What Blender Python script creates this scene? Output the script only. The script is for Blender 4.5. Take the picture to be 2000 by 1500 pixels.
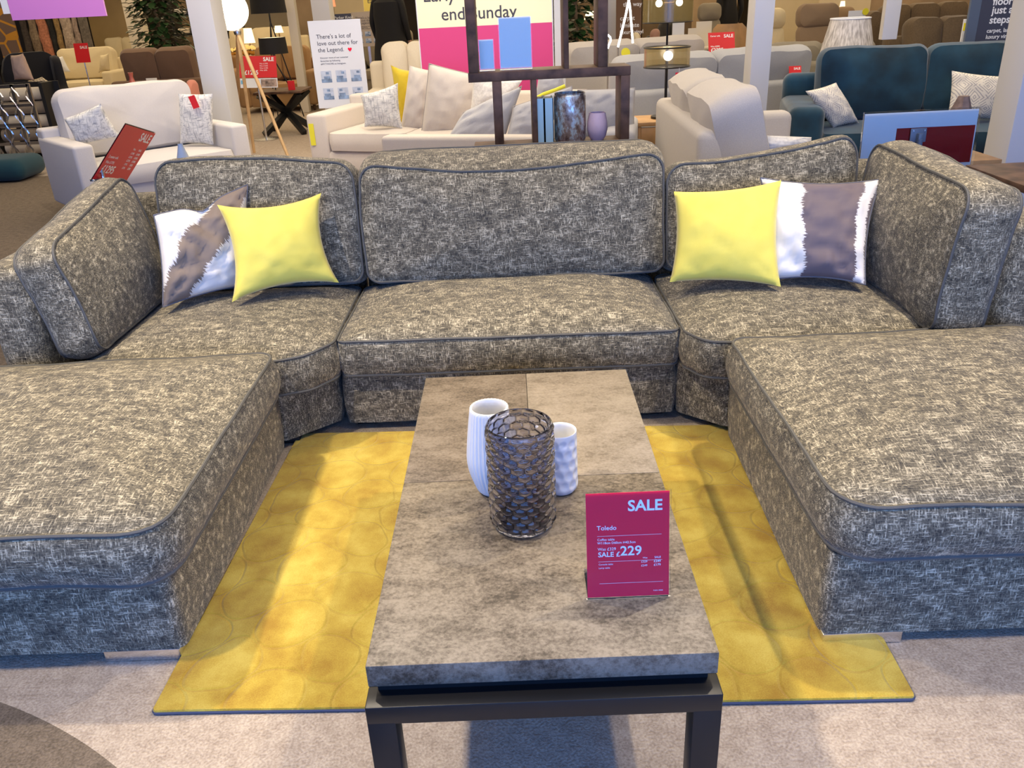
import bpy, bmesh, math, random
from mathutils import Vector, Matrix, noise
random.seed(7)
R = math.radians
for o in list(bpy.data.objects): bpy.data.objects.remove(o)
SC = bpy.context.scene
COL = SC.collection
# ---------------------------------------------------------------- camera
FPX = 1600.0
PITCH, YAW, ROLL = 0.4357319, -0.0125168, -0.0489515
CAM = Vector((-0.0143, -1.05957, 1.43512))
FW = Vector((math.sin(YAW)*math.cos(PITCH), math.cos(YAW)*math.cos(PITCH), -math.sin(PITCH)))
_r0 = Vector((math.cos(YAW), -math.sin(YAW), 0)); _u0 = _r0.cross(FW)
RT = math.cos(ROLL)*_r0 + math.sin(ROLL)*_u0
UP = -math.sin(ROLL)*_r0 + math.cos(ROLL)*_u0
cd = bpy.data.cameras.new('camera'); cam = bpy.data.objects.new('camera', cd); COL.objects.link(cam)
cd.sensor_width = 36.0; cd.lens = 36.0*FPX/2000.0; cd.clip_start = 0.02; cd.clip_end = 200
Mx = Matrix(((RT.x, UP.x, -FW.x), (RT.y, UP.y, -FW.y), (RT.z, UP.z, -FW.z)))
cam.matrix_world = Matrix.Translation(CAM) @ Mx.to_4x4()
SC.camera = cam
SC.view_settings.view_transform = 'Standard'; SC.view_settings.look = 'None'
SC.view_settings.gamma = 1; SC.view_settings.use_curve_mapping = False
SC.view_settings.exposure = 0.0

def ray(px, py): return FW + RT*((px-1000)/FPX) - UP*((py-750)/FPX)
def at(px, py, z=0.0):          # the point seen at a pixel, at a height
    d = ray(px, py); return CAM + d*((z-CAM.z)/d.z)
def aty(px, py, y):             # the point seen at a pixel, at a distance into the shop
    d = ray(px, py); return CAM + d*((y-CAM.y)/d.y)

# ---------------------------------------------------------------- light
w = bpy.data.worlds.new('world'); SC.world = w; w.use_nodes = True
w.node_tree.nodes['Background'].inputs[0].default_value = (1.0, 0.88, 0.72, 1)
w.node_tree.nodes['Background'].inputs[1].default_value = 0.15
def area(name, loc, target, sx, sy, power, color):
    l = bpy.data.lights.new(name, 'AREA'); l.shape = 'RECTANGLE'; l.size = sx; l.size_y = sy
    l.energy = power; l.color = color
    o = bpy.data.objects.new(name, l); COL.objects.link(o); o.location = loc
    o.rotation_euler = (Vector(target)-Vector(loc)).to_track_quat('-Z', 'Y').to_euler(); return o
def spot(name, loc, target, power, color, angle=70, blend=0.5, rad=0.05):
    l = bpy.data.lights.new(name, 'SPOT'); l.energy = power; l.color = color
    l.spot_size = R(angle); l.spot_blend = blend; l.shadow_soft_size = rad
    o = bpy.data.objects.new(name, l); COL.objects.link(o); o.location = loc
    o.rotation_euler = (Vector(target)-Vector(loc)).to_track_quat('-Z', 'Y').to_euler(); return o
DAY = (0.12, 0.34, 1.0); WARM = (1.0, 0.86, 0.66); WARM2 = (1.0, 0.78, 0.48)
area('daylight_window', (0.3, -4.6, 1.5), (0.3, 3, 1.0), 9, 2.4, 490, DAY)
area('ambient_fill_front', (0, 1.9, 3.2), (0, 1.9, 0), 4.5, 2.0, 40, WARM)  # added soft fill under the ceiling for ambient light, no fitting there
area('ambient_fill_middle', (0, 6.5, 3.2), (0, 6.5, 0), 11, 4.5, 330, WARM)  # added ambient fill over the middle of the shop
area('ambient_fill_back', (0, 15, 3.2), (0, 15, 0), 24, 9, 900, WARM2)  # added ambient fill over the back of the shop
spot('downlight_left', (-1.6, 1.25, 3.15), (-1.15, 1.05, 0), 300, WARM, 78, 0.6, 0.04)
spot('downlight_right', (1.35, 1.2, 3.15), (1.0, 1.0, 0), 270, WARM, 78, 0.6, 0.04)
spot('downlight_centre', (0.1, 1.6, 3.15), (0.0, 1.4, 0.2), 45, WARM, 80, 0.6, 0.06)
spot('downlight_aisle_left', (-1.5, -0.15, 3.15), (-1.3, 0.0, 0), 300, WARM, 90, 0.7, 0.06)
spot('downlight_aisle_right', (1.7, -0.2, 3.15), (1.4, 0.0, 0), 190, WARM, 90, 0.7, 0.06)
spot('fill_spot_shelf', (0.2, 2.45, 3.15), (0.3, 3.4, 0.9), 110, WARM, 80, 0.7, 0.06)  # added fill spot, warms the fronts of the shelf papers
spot('fill_spot_sign_right', (2.1, 2.2, 3.15), (2.1, 3.2, 0.8), 90, WARM, 70, 0.7, 0.06)  # added fill spot to warm the right sign
spot('fill_spot_sign_left', (-2.4, 2.7, 3.15), (-2.4, 3.8, 0.7), 70, WARM, 70, 0.7, 0.06)  # added fill spot to warm the left sign
spot('downlight_chair', (-2.6, 4.6, 3.15), (-3.2, 6.2, 0.4), 130, WARM, 80, 0.6, 0.06)
spot('downlight_cream_sofa', (-0.6, 5.2, 3.15), (-0.7, 6.6, 0.4), 150, WARM, 90, 0.6, 0.06)
spot('downlight_navy_sofa', (2.8, 4.2, 3.15), (3.3, 6.3, 0.5), 110, WARM, 80, 0.6, 0.06)

# ---------------------------------------------------------------- materials
MATS = {}
def new_mat(name):
    m = bpy.data.materials.new(name); m.use_nodes = True; MATS[name] = m
    return m, m.node_tree.nodes, m.node_tree.links, m.node_tree.nodes['Principled BSDF']
def c4(c): return (c[0], c[1], c[2], 1)
def srgb(r, g, b):
    f = lambda v: (v/255/12.92) if v/255 <= 0.04045 else ((v/255+0.055)/1.055)**2.4
    return (f(r), f(g), f(b))
def flat(name, col, rough=0.6, metal=0.0, bump=0.0, scale=200, var=0.0, spec=0.4, sheen=0.0, emit=None, estr=0):
    if name in MATS: return MATS[name]
    m, N, L, b = new_mat(name)
    b.inputs['Base Color'].default_value = c4(col); b.inputs['Roughness'].default_value = rough
    b.inputs['Metallic'].default_value = metal; b.inputs['Specular IOR Level'].default_value = spec
    if sheen: b.inputs['Sheen Weight'].default_value = sheen
    if emit: b.inputs['Emission Color'].default_value = c4(emit); b.inputs['Emission Strength'].default_value = estr
    if bump or var:
        tc = N.new('ShaderNodeTexCoord'); nz = N.new('ShaderNodeTexNoise')
        nz.inputs['Scale'].default_value = scale; nz.inputs['Detail'].default_value = 3
        L.new(tc.outputs['Object'], nz.inputs['Vector'])
        if bump:
            bp = N.new('ShaderNodeBump'); bp.inputs['Strength'].default_value = bump; bp.inputs['Distance'].default_value = 0.003
            L.new(nz.outputs['Fac'], bp.inputs['Height']); L.new(bp.outputs[0], b.inputs['Normal'])
        if var:
            rp = N.new('ShaderNodeValToRGB'); rp.color_ramp.elements[0].position = 0.3; rp.color_ramp.elements[1].position = 0.7
            rp.color_ramp.elements[0].color = c4([v*(1-var) for v in col]); rp.color_ramp.elements[1].color = c4([min(1, v*(1+var)) for v in col])
            L.new(nz.outputs['Fac'], rp.inputs[0]); L.new(rp.outputs[0], b.inputs['Base Color'])
    return m
def mathn(N, L, op, a, b=None, clamp=False):
    n = N.new('ShaderNodeMath'); n.operation = op; n.use_clamp = clamp
    for i, v in enumerate((a, b)):
        if v is None: continue
        if isinstance(v, (int, float)): n.inputs[i].default_value = v
        else: L.new(v, n.inputs[i])
    return n.outputs[0]
def noise_out(N, L, vec, scale, detail=2, st=None, rough=0.5):
    nz = N.new('ShaderNodeTexNoise'); nz.inputs['Scale'].default_value = scale; nz.inputs['Detail'].default_value = detail
    nz.inputs['Roughness'].default_value = rough
    if st:
        mp = N.new('ShaderNodeMapping'); mp.inputs['Scale'].default_value = st
        L.new(vec, mp.inputs['Vector']); vec = mp.outputs[0]
    L.new(vec, nz.inputs['Vector']); return nz.outputs['Fac']
def ramp(N, L, fac, stops, interp='LINEAR'):
    r = N.new('ShaderNodeValToRGB'); r.color_ramp.interpolation = interp
    e = r.color_ramp.elements
    e[0].position, e[0].color = stops[0][0], c4(stops[0][1]); e[1].position, e[1].color = stops[-1][0], c4(stops[-1][1])
    for p, c in stops[1:-1]:
        x = e.new(p); x.color = c4(c)
    L.new(fac, r.inputs[0]); return r.outputs[0]

def chenille(name, dark, mid, light, k=1.0):
    m, N, L, b = new_mat(name)
    tc = N.new('ShaderNodeTexCoord').outputs['Object']
    a = noise_out(N, L, tc, 1.0, 1, (45*k, 330*k, 330*k))
    c = noise_out(N, L, tc, 1.0, 1, (330*k, 60*k, 60*k))
    mx = mathn(N, L, 'MAXIMUM', a, c)
    blot = noise_out(N, L, tc, 1.0, 4, (24*k, 36*k, 36*k), 0.7)
    fine = noise_out(N, L, tc, 260*k, 1)
    s = mathn(N, L, 'ADD', mathn(N, L, 'MULTIPLY', mx, 1.15), mathn(N, L, 'MULTIPLY', blot, 0.78))
    s = mathn(N, L, 'ADD', s, mathn(N, L, 'MULTIPLY', fine, 0.45))
    s = mathn(N, L, 'SUBTRACT', s, 0.74)
    col = ramp(N, L, s, [(0.24, dark), (0.54, mid), (0.86, light)])
    L.new(col, b.inputs['Base Color']); b.inputs['Roughness'].default_value = 0.75
    b.inputs['Sheen Weight'].default_value = 0.12; b.inputs['Sheen Roughness'].default_value = 0.5
    b.inputs['Specular IOR Level'].default_value = 0.25
    bp = N.new('ShaderNodeBump'); bp.inputs['Strength'].default_value = 0.55; bp.inputs['Distance'].default_value = 0.003
    L.new(mathn(N, L, 'ADD', mx, mathn(N, L, 'MULTIPLY', fine, 0.5)), bp.inputs['Height']); L.new(bp.outputs[0], b.inputs['Normal'])
    return m
chenille('chenille', (0.034, 0.030, 0.024), (0.15, 0.128, 0.085), (0.60, 0.52, 0.36), 0.9)
flat('piping', (0.095, 0.09, 0.08), 0.7, bump=0.4, scale=400)

def fabric(name, col, var=0.12, scale=350, bump=0.35, sheen=0.15):
    if name in MATS: return MATS[name]
    return flat(name, col, 0.8, bump=bump, scale=scale, var=var, spec=0.2, sheen=sheen)

# ---------------------------------------------------------------- geometry helpers
BASIS = {}
def mat_of(o):
    m = Matrix.Identity(4)
    while o is not None:
        m = BASIS[o.name] @ m; o = o.parent
    return m
def props(o, label=None, cat=None, group=None, kind=None):
    if label: o['label'] = label
    if cat: o['category'] = cat
    if group: o['group'] = group
    if kind: o['kind'] = kind
    return o
def thing(name, label, cat, loc=(0, 0, 0), rz=0.0, group=None):
    o = bpy.data.objects.new(name, None); COL.objects.link(o); o.empty_display_size = 0.1
    o.location = loc; o.rotation_euler = (0, 0, rz)
    BASIS[o.name] = Matrix.Translation(Vector(loc)) @ Matrix.Rotation(rz, 4, 'Z')
    return props(o, label, cat, group)
def as_mesh(bm, name):
    if isinstance(bm, bpy.types.Mesh): return bm
    me = bpy.data.meshes.new(name); bmesh.ops.recalc_face_normals(bm, faces=bm.faces); bm.to_mesh(me); bm.free(); return me
def obj(name, bm, mat, parent=None, smooth=True, angle=40, local=False):
    """link one mesh given in world coordinates (or the parent's, with local=True)"""
    me = as_mesh(bm, name)
    if mat is not None:
        for m in (mat if isinstance(mat, (list, tuple)) else [mat]): me.materials.append(MATS[m] if isinstance(m, str) else m)
    if parent is None:
        xs = [v.co for v in me.vertices]
        lo = Vector([min(v[i] for v in xs) for i in range(3)]); hi = Vector([max(v[i] for v in xs) for i in range(3)])
        loc = Vector(((lo.x+hi.x)/2, (lo.y+hi.y)/2, lo.z)); me.transform(Matrix.Translation(-loc))
        o = bpy.data.objects.new(name, me); o.location = loc; COL.objects.link(o); BASIS[o.name] = Matrix.Translation(loc)
    else:
        if not local: me.transform(mat_of(parent).inverted())
        o = bpy.data.objects.new(name, me); o.parent = parent; COL.objects.link(o); BASIS[o.name] = Matrix.Identity(4)
    if smooth:
        me.shade_smooth() if hasattr(me, 'shade_smooth') else None
        try: me.set_sharp_from_angle(angle=R(angle))
        except Exception: pass
    return o
def bx(bm, c, s, M=None, bev=0.0, seg=2):
    r = bmesh.ops.create_cube(bm, size=1.0); vs = r['verts']
    bmesh.ops.scale(bm, vec=Vector(s), verts=vs)
    if bev:
        es = list({e for v in vs for e in v.link_edges})
        q = bmesh.ops.bevel(bm, geom=es, offset=min(bev, min(s)*0.49), segments=seg, profile=0.5, affect='EDGES')
        vs = list({v for f in q['faces'] for v in f.verts} | {v for v in vs if v.is_valid})
    T = Matrix.Translation(Vector(c))
    bmesh.ops.transform(bm, matrix=(M @ T) if M is not None else T, verts=vs)
    return vs
def box(c, s, M=None, bev=0.0, seg=2):
    bm = bmesh.new(); bx(bm, c, s, M, bev, seg); return bm
def boxes(lst, M=None, bev=0.0, seg=2):
    bm = bmesh.new()
    for c, s in lst: bx(bm, c, s, M, bev, seg)
    return bm
def tube(path, r, closed=False, n=8, bm=None, taper=None, cap=True):
    bm = bm or bmesh.new(); P = [Vector(p) for p in path]; k = len(P); rings = []; prev = None
    for i, p in enumerate(P):
        if closed: t = P[(i+1) % k]-P[i-1]
        else: t = P[min(i+1, k-1)]-P[max(i-1, 0)]
        t.normalize()
        if prev is None:
            a = t.orthogonal().normalized()
        else:
            a = prev - t*prev.dot(t)
            a = a.normalized() if a.length > 1e-6 else t.orthogonal().normalized()
        prev = a; b = t.cross(a); rr = r if taper is None else r*(1+(taper-1)*i/(k-1))
        rings.append([bm.verts.new(p+a*math.cos(2*math.pi*j/n)*rr+b*math.sin(2*math.pi*j/n)*rr) for j in range(n)])
    for i in range(k if closed else k-1):
        A, B = rings[i], rings[(i+1) % k]
        for j in range(n): bm.faces.new((A[j], A[(j+1) % n], B[(j+1) % n], B[j]))
    if not closed and cap: bm.faces.new(rings[0][::-1]); bm.faces.new(rings[-1])
    return bm
def lathe(prof, n=48, loc=(0, 0, 0), f=None, bm=None, capb=True, capt=False):
    bm = bm or bmesh.new(); L0 = Vector(loc); rings = []
    for i, (r, z) in enumerate(prof):
        ring = []
        for j in range(n):
            a = 2*math.pi*j/n; rr, zz = (r, z) if f is None else f(r, z, a, i)
            ring.append(bm.verts.new(L0+Vector((rr*math.cos(a), rr*math.sin(a), zz))))
        rings.append(ring)
    for A, B in zip(rings, rings[1:]):
        for j in range(n): bm.faces.new((A[j], A[(j+1) % n], B[(j+1) % n], B[j]))
    if capb: bm.faces.new(rings[0][::-1])
    if capt: bm.faces.new(rings[-1])
    return bm
def rounded(poly, step=0.03, arc=6):
    """poly: list of (x, y, radius); a rounded outline resampled at about step"""
    pts = []; n = len(poly)
    for i, (x, y, r) in enumerate(poly):
        p = Vector((x, y)); a = Vector(poly[i-1][:2])-p; b = Vector(poly[(i+1) % n][:2])-p
        la, lb = a.length, b.length; a /= la; b /= lb
        ang = math.acos(max(-1, min(1, a.dot(b)))); r = min(r, 0.45*min(la, lb)*math.tan(ang/2))
        if r < 1e-4 or ang > 3.1: pts.append(p); continue
        d = r/math.tan(ang/2); c = p+(a+b).normalized()*(r/math.sin(ang/2)); s = p+a*d-c; e = p+b*d-c
        th = s.angle_signed(e)
        for k in range(arc+1):
            q = s.copy(); q.rotate(Matrix.Rotation(-th*k/arc, 2)); pts.append(c+q)
    out = []
    for i, p in enumerate(pts):
        q = pts[(i+1) % len(pts)]; L = (q-p).length; k = max(1, int(round(L/step)))
        if L < 1e-5: continue
        for j in range(k): out.append(p.lerp(q, j/k))
    return out
def slab(outline, w, cf=0.03, cb=0.0, bulge=0.012, wob=0.004, M=None, f=None, seed=0, rings=9, p=2.2, inset=0.0):
    """upholstery slab: outline in xy, thickness w along z, crowned faces. Returns (bmesh, front seam, back seam)"""
    bm = bmesh.new(); n = len(outline); c = sum(outline, Vector((0, 0)))/n
    M = M or Matrix.Identity(4); sd = Vector((seed*7.3, seed*3.1, seed*1.7))
    def put(x, y, z):
        v = Vector((x, y, z))
        if wob: v = v + noise.noise_vector(v*4.5+sd)*wob + noise.noise_vector(v*14+sd)*wob*0.3
        if f: v = f(v)
        return M @ v
    rows = []
    for k in range(rings-1, 0, -1):
        t = k/rings; s = 1-t; h = 1-(1-t)**p
        rows.append([put(*(c+(q-c)*s), -cb*h) for q in outline])
    ks = 6
    for k in range(ks+1):
        t = k/ks; ww = bulge*math.sin(math.pi*t)
        row = []
        for i, q in enumerate(outline):
            tn = (outline[(i+1) % n]-outline[i-1]); nn = Vector((tn.y, -tn.x)).normalized()
            if nn.dot(q-c) < 0: nn = -nn
            row.append(put(*(q+nn*(ww-inset*(1-t))), w*t))
        rows.append(row)
        if k == 0: back = list(row)
        if k == ks: front = list(row)
    for k in range(1, rings):
        t = k/rings; s = 1-t; h = 1-(1-t)**p
        rows.append([put(*(c+(q-c)*s), w+cf*h) for q in outline])
    V = [[bm.verts.new(v) for v in row] for row in rows]
    for A, B in zip(V, V[1:]):
        for i in range(n): bm.faces.new((A[i], A[(i+1) % n], B[(i+1) % n], B[i]))
    c0 = bm.verts.new(put(c.x, c.y, -cb)); c1 = bm.verts.new(put(c.x, c.y, w+cf))
    for i in range(n):
        bm.faces.new((V[0][(i+1) % n], V[0][i], c0)); bm.faces.new((V[-1][i], V[-1][(i+1) % n], c1))
    return bm, front, back
def rect(w, h, r=0.04, x0=0, y0=0):
    return [(x0, y0, r), (x0+w, y0, r), (x0+w, y0+h, r), (x0, y0+h, r)]
def upholstered(name, outline, w, mat, parent, pipe='piping', pr=0.005, **kw):
    bm, fr, bk = slab(outline, w, **kw)
    o = obj(name, bm, mat, parent, angle=75)
    if pipe:
        b = tube(fr, pr, True, 6); tube(bk, pr, True, 6, b); obj('piping', b, pipe, o)
    return o
def pillow_mesh(TL, TR, BR, BL, thick=0.13, pinch=0.07, n=26, seed=1, wr=0.006, chop=0.0, flop=None):
    bm = bmesh.new(); uvl = bm.loops.layers.uv.new('UVMap')
    TL, TR, BR, BL = [Vector(p) for p in (TL, TR, BR, BL)]
    nrm = ((TR-BL).cross(TL-BR)).normalized()
    if nrm.dot(CAM-(TL+BR)/2) < 0: nrm = -nrm
    upv = ((TL+TR)-(BL+BR)).normalized(); sd = Vector((seed*3.3, seed*5.1, 0)); size = (TR-TL).length
    def P(i, j, side):
        a, b = 2*i/n-1, 2*j/n-1
        a = math.copysign(abs(a)**0.85, a); b = math.copysign(abs(b)**0.85, b)
        pa = a*(1-pinch*(1-b*b)**1.0); pb = b*(1-pinch*(1-a*a)**1.0)
        u, v = (pa+1)/2, (pb+1)/2
        q = (BL*(1-u)+BR*u)*(1-v) + (TL*(1-u)+TR*u)*v
        e = max(0, (1-a*a)*(1-b*b)); h = 0.5*thick*(e**0.42)*(1-0.12*(a*a+b*b))
        ed = min(1-abs(a), 1-abs(b))
        w1 = noise.noise(Vector((a*3.1, b*3.1, side*3))+sd)*wr*2 + noise.noise(Vector((a*9, b*9, side*3))+sd)*wr
        # creases running in from the corners
        w1 += wr*0.8*math.sin(14*math.atan2(1-abs(a)+.05, 1-abs(b)+.05))*max(0, 1-((1-abs(a))+(1-abs(b)))*1.1)
        h += w1*min(1, ed*5)
        if chop: # a dent pressed in near the top
            h -= chop*math.exp(-((a-0.0)/0.22)**2)*(max(0, b+0.15)) * (1 if side > 0 else -0.4)
        q = q+nrm*h*side
        if chop: q = q-upv*chop*0.9*math.exp(-(a/0.28)**2)*max(0, b)**2
        return q
    G = {}
    for side in (1, -1):
        for i in range(n+1):
            for j in range(n+1):
                edge = i in (0, n) or j in (0, n)
                if edge and side < 0: G[(i, j, -1)] = G[(i, j, 1)]; continue
                G[(i, j, side)] = bm.verts.new(P(i, j, side if not edge else 0.001))
        for i in range(n):
            for j in range(n):
                ks = [(i, j), (i+1, j), (i+1, j+1), (i, j+1)]
                if side < 0: ks = ks[::-1]
                f = bm.faces.new([G[(a, b, side)] for a, b in ks])
                for lp, (a, b) in zip(f.loops, ks): lp[uvl].uv = (a/n, b/n)
    rim = [G[(i, 0, 1)] for i in range(n)]+[G[(n, j, 1)] for j in range(n)]+[G[(i, n, 1)] for i in range(n, 0, -1)]+[G[(0, j, 1)] for j in range(n, 0, -1)]
    return bm, [v.co.copy() for v in rim]
def pillow(label, corners, mat, cat='cushion', group=None, piping=None, pr=0.003, name='scatter_cushion', parent=None, **kw):
    bm, rim = pillow_mesh(*corners, **kw)
    o = obj(name, bm, mat, parent, angle=80)
    if not parent: props(o, label, cat, group)
    if piping: obj('piping', tube(rim, pr, True, 6), piping, o)
    return o
def text_mesh(lines, M, name='lettering', parent=None, mat=None, thick=0.0004, bold=0.0, join=False):
    """lines: (text, x, y, height, align, extra bold) in the plane of M"""
    meshes = []
    for t in lines:
        s, x, y, h = t[:4]; al = t[4] if len(t) > 4 else 'LEFT'; bo = t[5] if len(t) > 5 else bold
        cu = bpy.data.curves.new('t', 'FONT'); cu.body = s; cu.size = h*1.38; cu.align_x = al; cu.extrude = thick; cu.offset = bo*h
        cu.resolution_u = 3
        o = bpy.data.objects.new('t', cu); COL.objects.link(o)
        dg = bpy.context.evaluated_depsgraph_get(); dg.update(); me = bpy.data.meshes.new_from_object(o.evaluated_get(dg))
        me.transform(M @ Matrix.Translation((x, y, thick))); me.name = name; meshes.append(me)
        bpy.data.objects.remove(o); bpy.data.curves.remove(cu)
    if join:
        out = bmesh.new()
        for me in meshes: out.from_mesh(me)
        me = bpy.data.meshes.new(name); out.to_mesh(me); out.free(); meshes = [me]
    for me in meshes:
        me.materials.clear(); me.materials.append(MATS[mat]); me.transform(mat_of(parent).inverted())
        o = bpy.data.objects.new(name, me); o.parent = parent; COL.objects.link(o); BASIS[o.name] = Matrix.Identity(4)
def frame(o, x, y):
    """matrix whose origin is o, x along x, y along y (orthogonalised), z outwards"""
    x = Vector(x).normalized(); y = Vector(y); y = (y-x*y.dot(x)).normalized(); z = x.cross(y)
    m = Matrix((x, y, z)).transposed().to_4x4(); m.translation = Vector(o); return m
def panel(w, h, t, M, x0=0, y0=0, z0=0, bev=0.0):
    return box((x0+w/2, y0+h/2, z0+t/2), (w, h, t), M, bev)

# ================================================================ the room shell
def struct(name, bm, mat, **kw):
    o = obj(name, bm, mat, **kw); o['kind'] = 'structure'; return o
def carpet_mat():
    m, N, L, b = new_mat('carpet')
    tc = N.new('ShaderNodeTexCoord').outputs['Object']
    fine = noise_out(N, L, tc, 170, 2); big = noise_out(N, L, tc, 26, 4, None, 0.7)
    s = mathn(N, L, 'ADD', mathn(N, L, 'MULTIPLY', fine, 0.6), mathn(N, L, 'MULTIPLY', big, 0.5))
    cream = ramp(N, L, s, [(0.40, (0.27, 0.215, 0.17)), (0.68, (0.47, 0.395, 0.32))])
    brown = ramp(N, L, s, [(0.40, (0.09, 0.072, 0.054)), (0.68, (0.19, 0.15, 0.115))])
    sp = N.new('ShaderNodeSeparateXYZ'); L.new(tc, sp.inputs[0])
    dx = mathn(N, L, 'ADD', sp.outputs[0], 1.9); dy = mathn(N, L, 'ADD', sp.outputs[1], 1.2)
    d2 = mathn(N, L, 'ADD', mathn(N, L, 'MULTIPLY', dx, dx), mathn(N, L, 'MULTIPLY', dy, dy))
    disc = mathn(N, L, 'LESS_THAN', d2, 1.7*1.7)
    strip = mathn(N, L, 'MULTIPLY', mathn(N, L, 'LESS_THAN', sp.outputs[0], -2.35), mathn(N, L, 'LESS_THAN', sp.outputs[1], 7.7))
    mask = mathn(N, L, 'MAXIMUM', disc, strip)
    mx = N.new('ShaderNodeMix'); mx.data_type = 'RGBA'
    L.new(mask, mx.inputs['Factor']); L.new(cream, mx.inputs[6]); L.new(brown, mx.inputs[7]); L.new(mx.outputs[2], b.inputs['Base Color'])
    b.inputs['Roughness'].default_value = 0.95; b.inputs['Specular IOR Level'].default_value = 0.1
    bp = N.new('ShaderNodeBump'); bp.inputs['Strength'].default_value = 0.5; bp.inputs['Distance'].default_value = 0.004
    L.new(fine, bp.inputs['Height']); L.new(bp.outputs[0], b.inputs['Normal'])
carpet_mat()
bm = bmesh.new(); bx(bm, (0, 15, -0.05), (60, 42, 0.1))
fl = struct('floor', bm, 'carpet', smooth=False)
fl.data.transform(Matrix.Translation(fl.location)); fl.location = (0, 0, 0); BASIS[fl.name] = Matrix.Identity(4)
flat('ceiling_white', (0.75, 0.72, 0.68), 0.9)
flat('wall_beige', (0.52, 0.42, 0.28), 0.9, var=0.1, scale=0.6)
flat('wall_cream', (0.70, 0.63, 0.50), 0.9)
struct('ceiling', box((0, 15, 3.3), (60, 42, 0.1)), 'ceiling_white', smooth=False)
struct('wall_back', box((0, 36.1, 1.6), (60, 0.2, 3.3)), 'wall_beige', smooth=False)
struct('wall_left', box((-30.1, 15, 1.6), (0.2, 42, 3.3)), 'wall_beige', smooth=False)
struct('wall_right', box((30.1, 15, 1.6), (0.2, 42, 3.3)), 'wall_beige', smooth=False)
# the shop window behind the camera: sill wall, piers and mullions round the open glazing
struct('wall_front', boxes([((0, -5.1, 0.1), (60, 0.2, 0.2)), ((0, -5.1, 3.05), (60, 0.2, 0.5)), ((-18, -5.1, 1.6), (24, 0.2, 3.2)), ((18, -5.1, 1.6), (24, 0.2, 3.2))]), 'wall_cream', smooth=False)
flat('frame_grey', (0.2, 0.21, 0.22), 0.4)
struct('window_1', boxes([((x, -5.1, 1.5), (0.07, 0.1, 2.6)) for x in (-5.9, -3.6, -1.2, 1.2, 3.6, 5.9)]+[((0, -5.1, 0.23), (12, 0.1, 0.06)), ((0, -5.1, 2.77), (12, 0.1, 0.06))]), 'frame_grey', smooth=False)

# ================================================================ the big chenille sofa
SOFA = thing('sectional_sofa', 'large U shaped grey chenille sectional sofa with five seats around the coffee table', 'sofa', (-0.07, 1.9, 0))
def up_slab(name, poly, z0, w, cf, seed, f=None, step=0.03, **kw):
    M = Matrix.Translation((0, 0, z0))
    return upholstered(name, rounded(poly, step), w, 'chenille', SOFA, M=M, f=f, cf=cf, seed=seed, **kw)
# bases
def base_piece(poly, z0, z1, seed):
    bm, a, b = slab(rounded(poly, 0.05), z1-z0, cf=0.0, bulge=0.008, wob=0.002, M=Matrix.Translation((0, 0, z0)), seed=seed, rings=3)
    return obj('base', bm, 'chenille', SOFA, angle=50)
base_piece([(-0.668, 1.665, .02), (0.545, 1.64, .02), (0.545, 2.42, .02), (-0.668, 2.42, .02)], .035, .232, 1)
base_piece([(-1.76, 1.55, .02), (-0.868, 1.545, .03), (-0.695, 1.695, .03), (-0.680, 2.42, .02), (-1.76, 2.42, .02)], .035, .236, 2)
base_piece([(0.557, 2.42, .02), (0.557, 1.645, .03), (0.70, 1.512, .03), (1.66, 1.50, .02), (1.66, 2.42, .02)], .035, .236, 3)
base_piece([(-1.78, 0.502, .03), (-0.868, 0.497, .03), (-0.868, 1.535, .04), (-1.78, 1.54, .02)], .03, .262, 4)
base_piece([(0.675, 0.460, .03), (1.66, 0.455, .03), (1.66, 1.495, .02), (0.702, 1.495, .04)], .03, .262, 5)
# seats
up_slab('seat_cushion', [(-0.655, 1.612, .03), (0.543, 1.590, .03), (0.535, 2.24, .05), (-0.645, 2.24, .05)], .25, .13, .07, 11, p=3.0)
up_slab('seat_cushion', [(-1.50, 1.46, .03), (-0.83, 1.462, .12), (-0.735, 1.50, .1), (-0.664, 1.60, .08), (-0.664, 2.24, .05), (-1.50, 2.24, .05)], .255, .13, .06, 12, p=3.0)
up_slab('seat_cushion', [(0.552, 2.2, .05), (0.552, 1.56, .06), (0.60, 1.462, .08), (0.72, 1.435, .1), (1.42, 1.42, .03), (1.42, 2.2, .05)], .255, .13, .06, 13, p=3.0)
up_slab('seat_cushion', [(-1.80, 0.445, .09), (-0.822, 0.43, .09), (-0.822, 1.44, .06), (-1.80, 1.44, .06)], .283, .135, .075, 14, wob=.006, p=2.6, bulge=.02)
up_slab('seat_cushion', [(0.665, 0.415, .10), (1.63, 0.405, .10), (1.63, 1.40, .06), (0.665, 1.40, .06)], .281, .135, .075, 15, wob=.006, p=2.6, bulge=.02)
# frame behind the cushions
def back_frame(lst, bev=.05):
    for c, s in lst: obj('back_frame', box(c, s, bev=bev, seg=4), 'chenille', SOFA)
back_frame([((-0.065, 2.50, .40), (1.23, .15, .72)), ((-1.23, 2.50, .40), (1.08, .15, .72)), ((1.11, 2.50, .40), (1.10, .15, .72)),
            ((-1.73, 1.99, .375), (.17, .87, .68)), ((1.66, 1.96, .385), (.17, .93, .70))])
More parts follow.
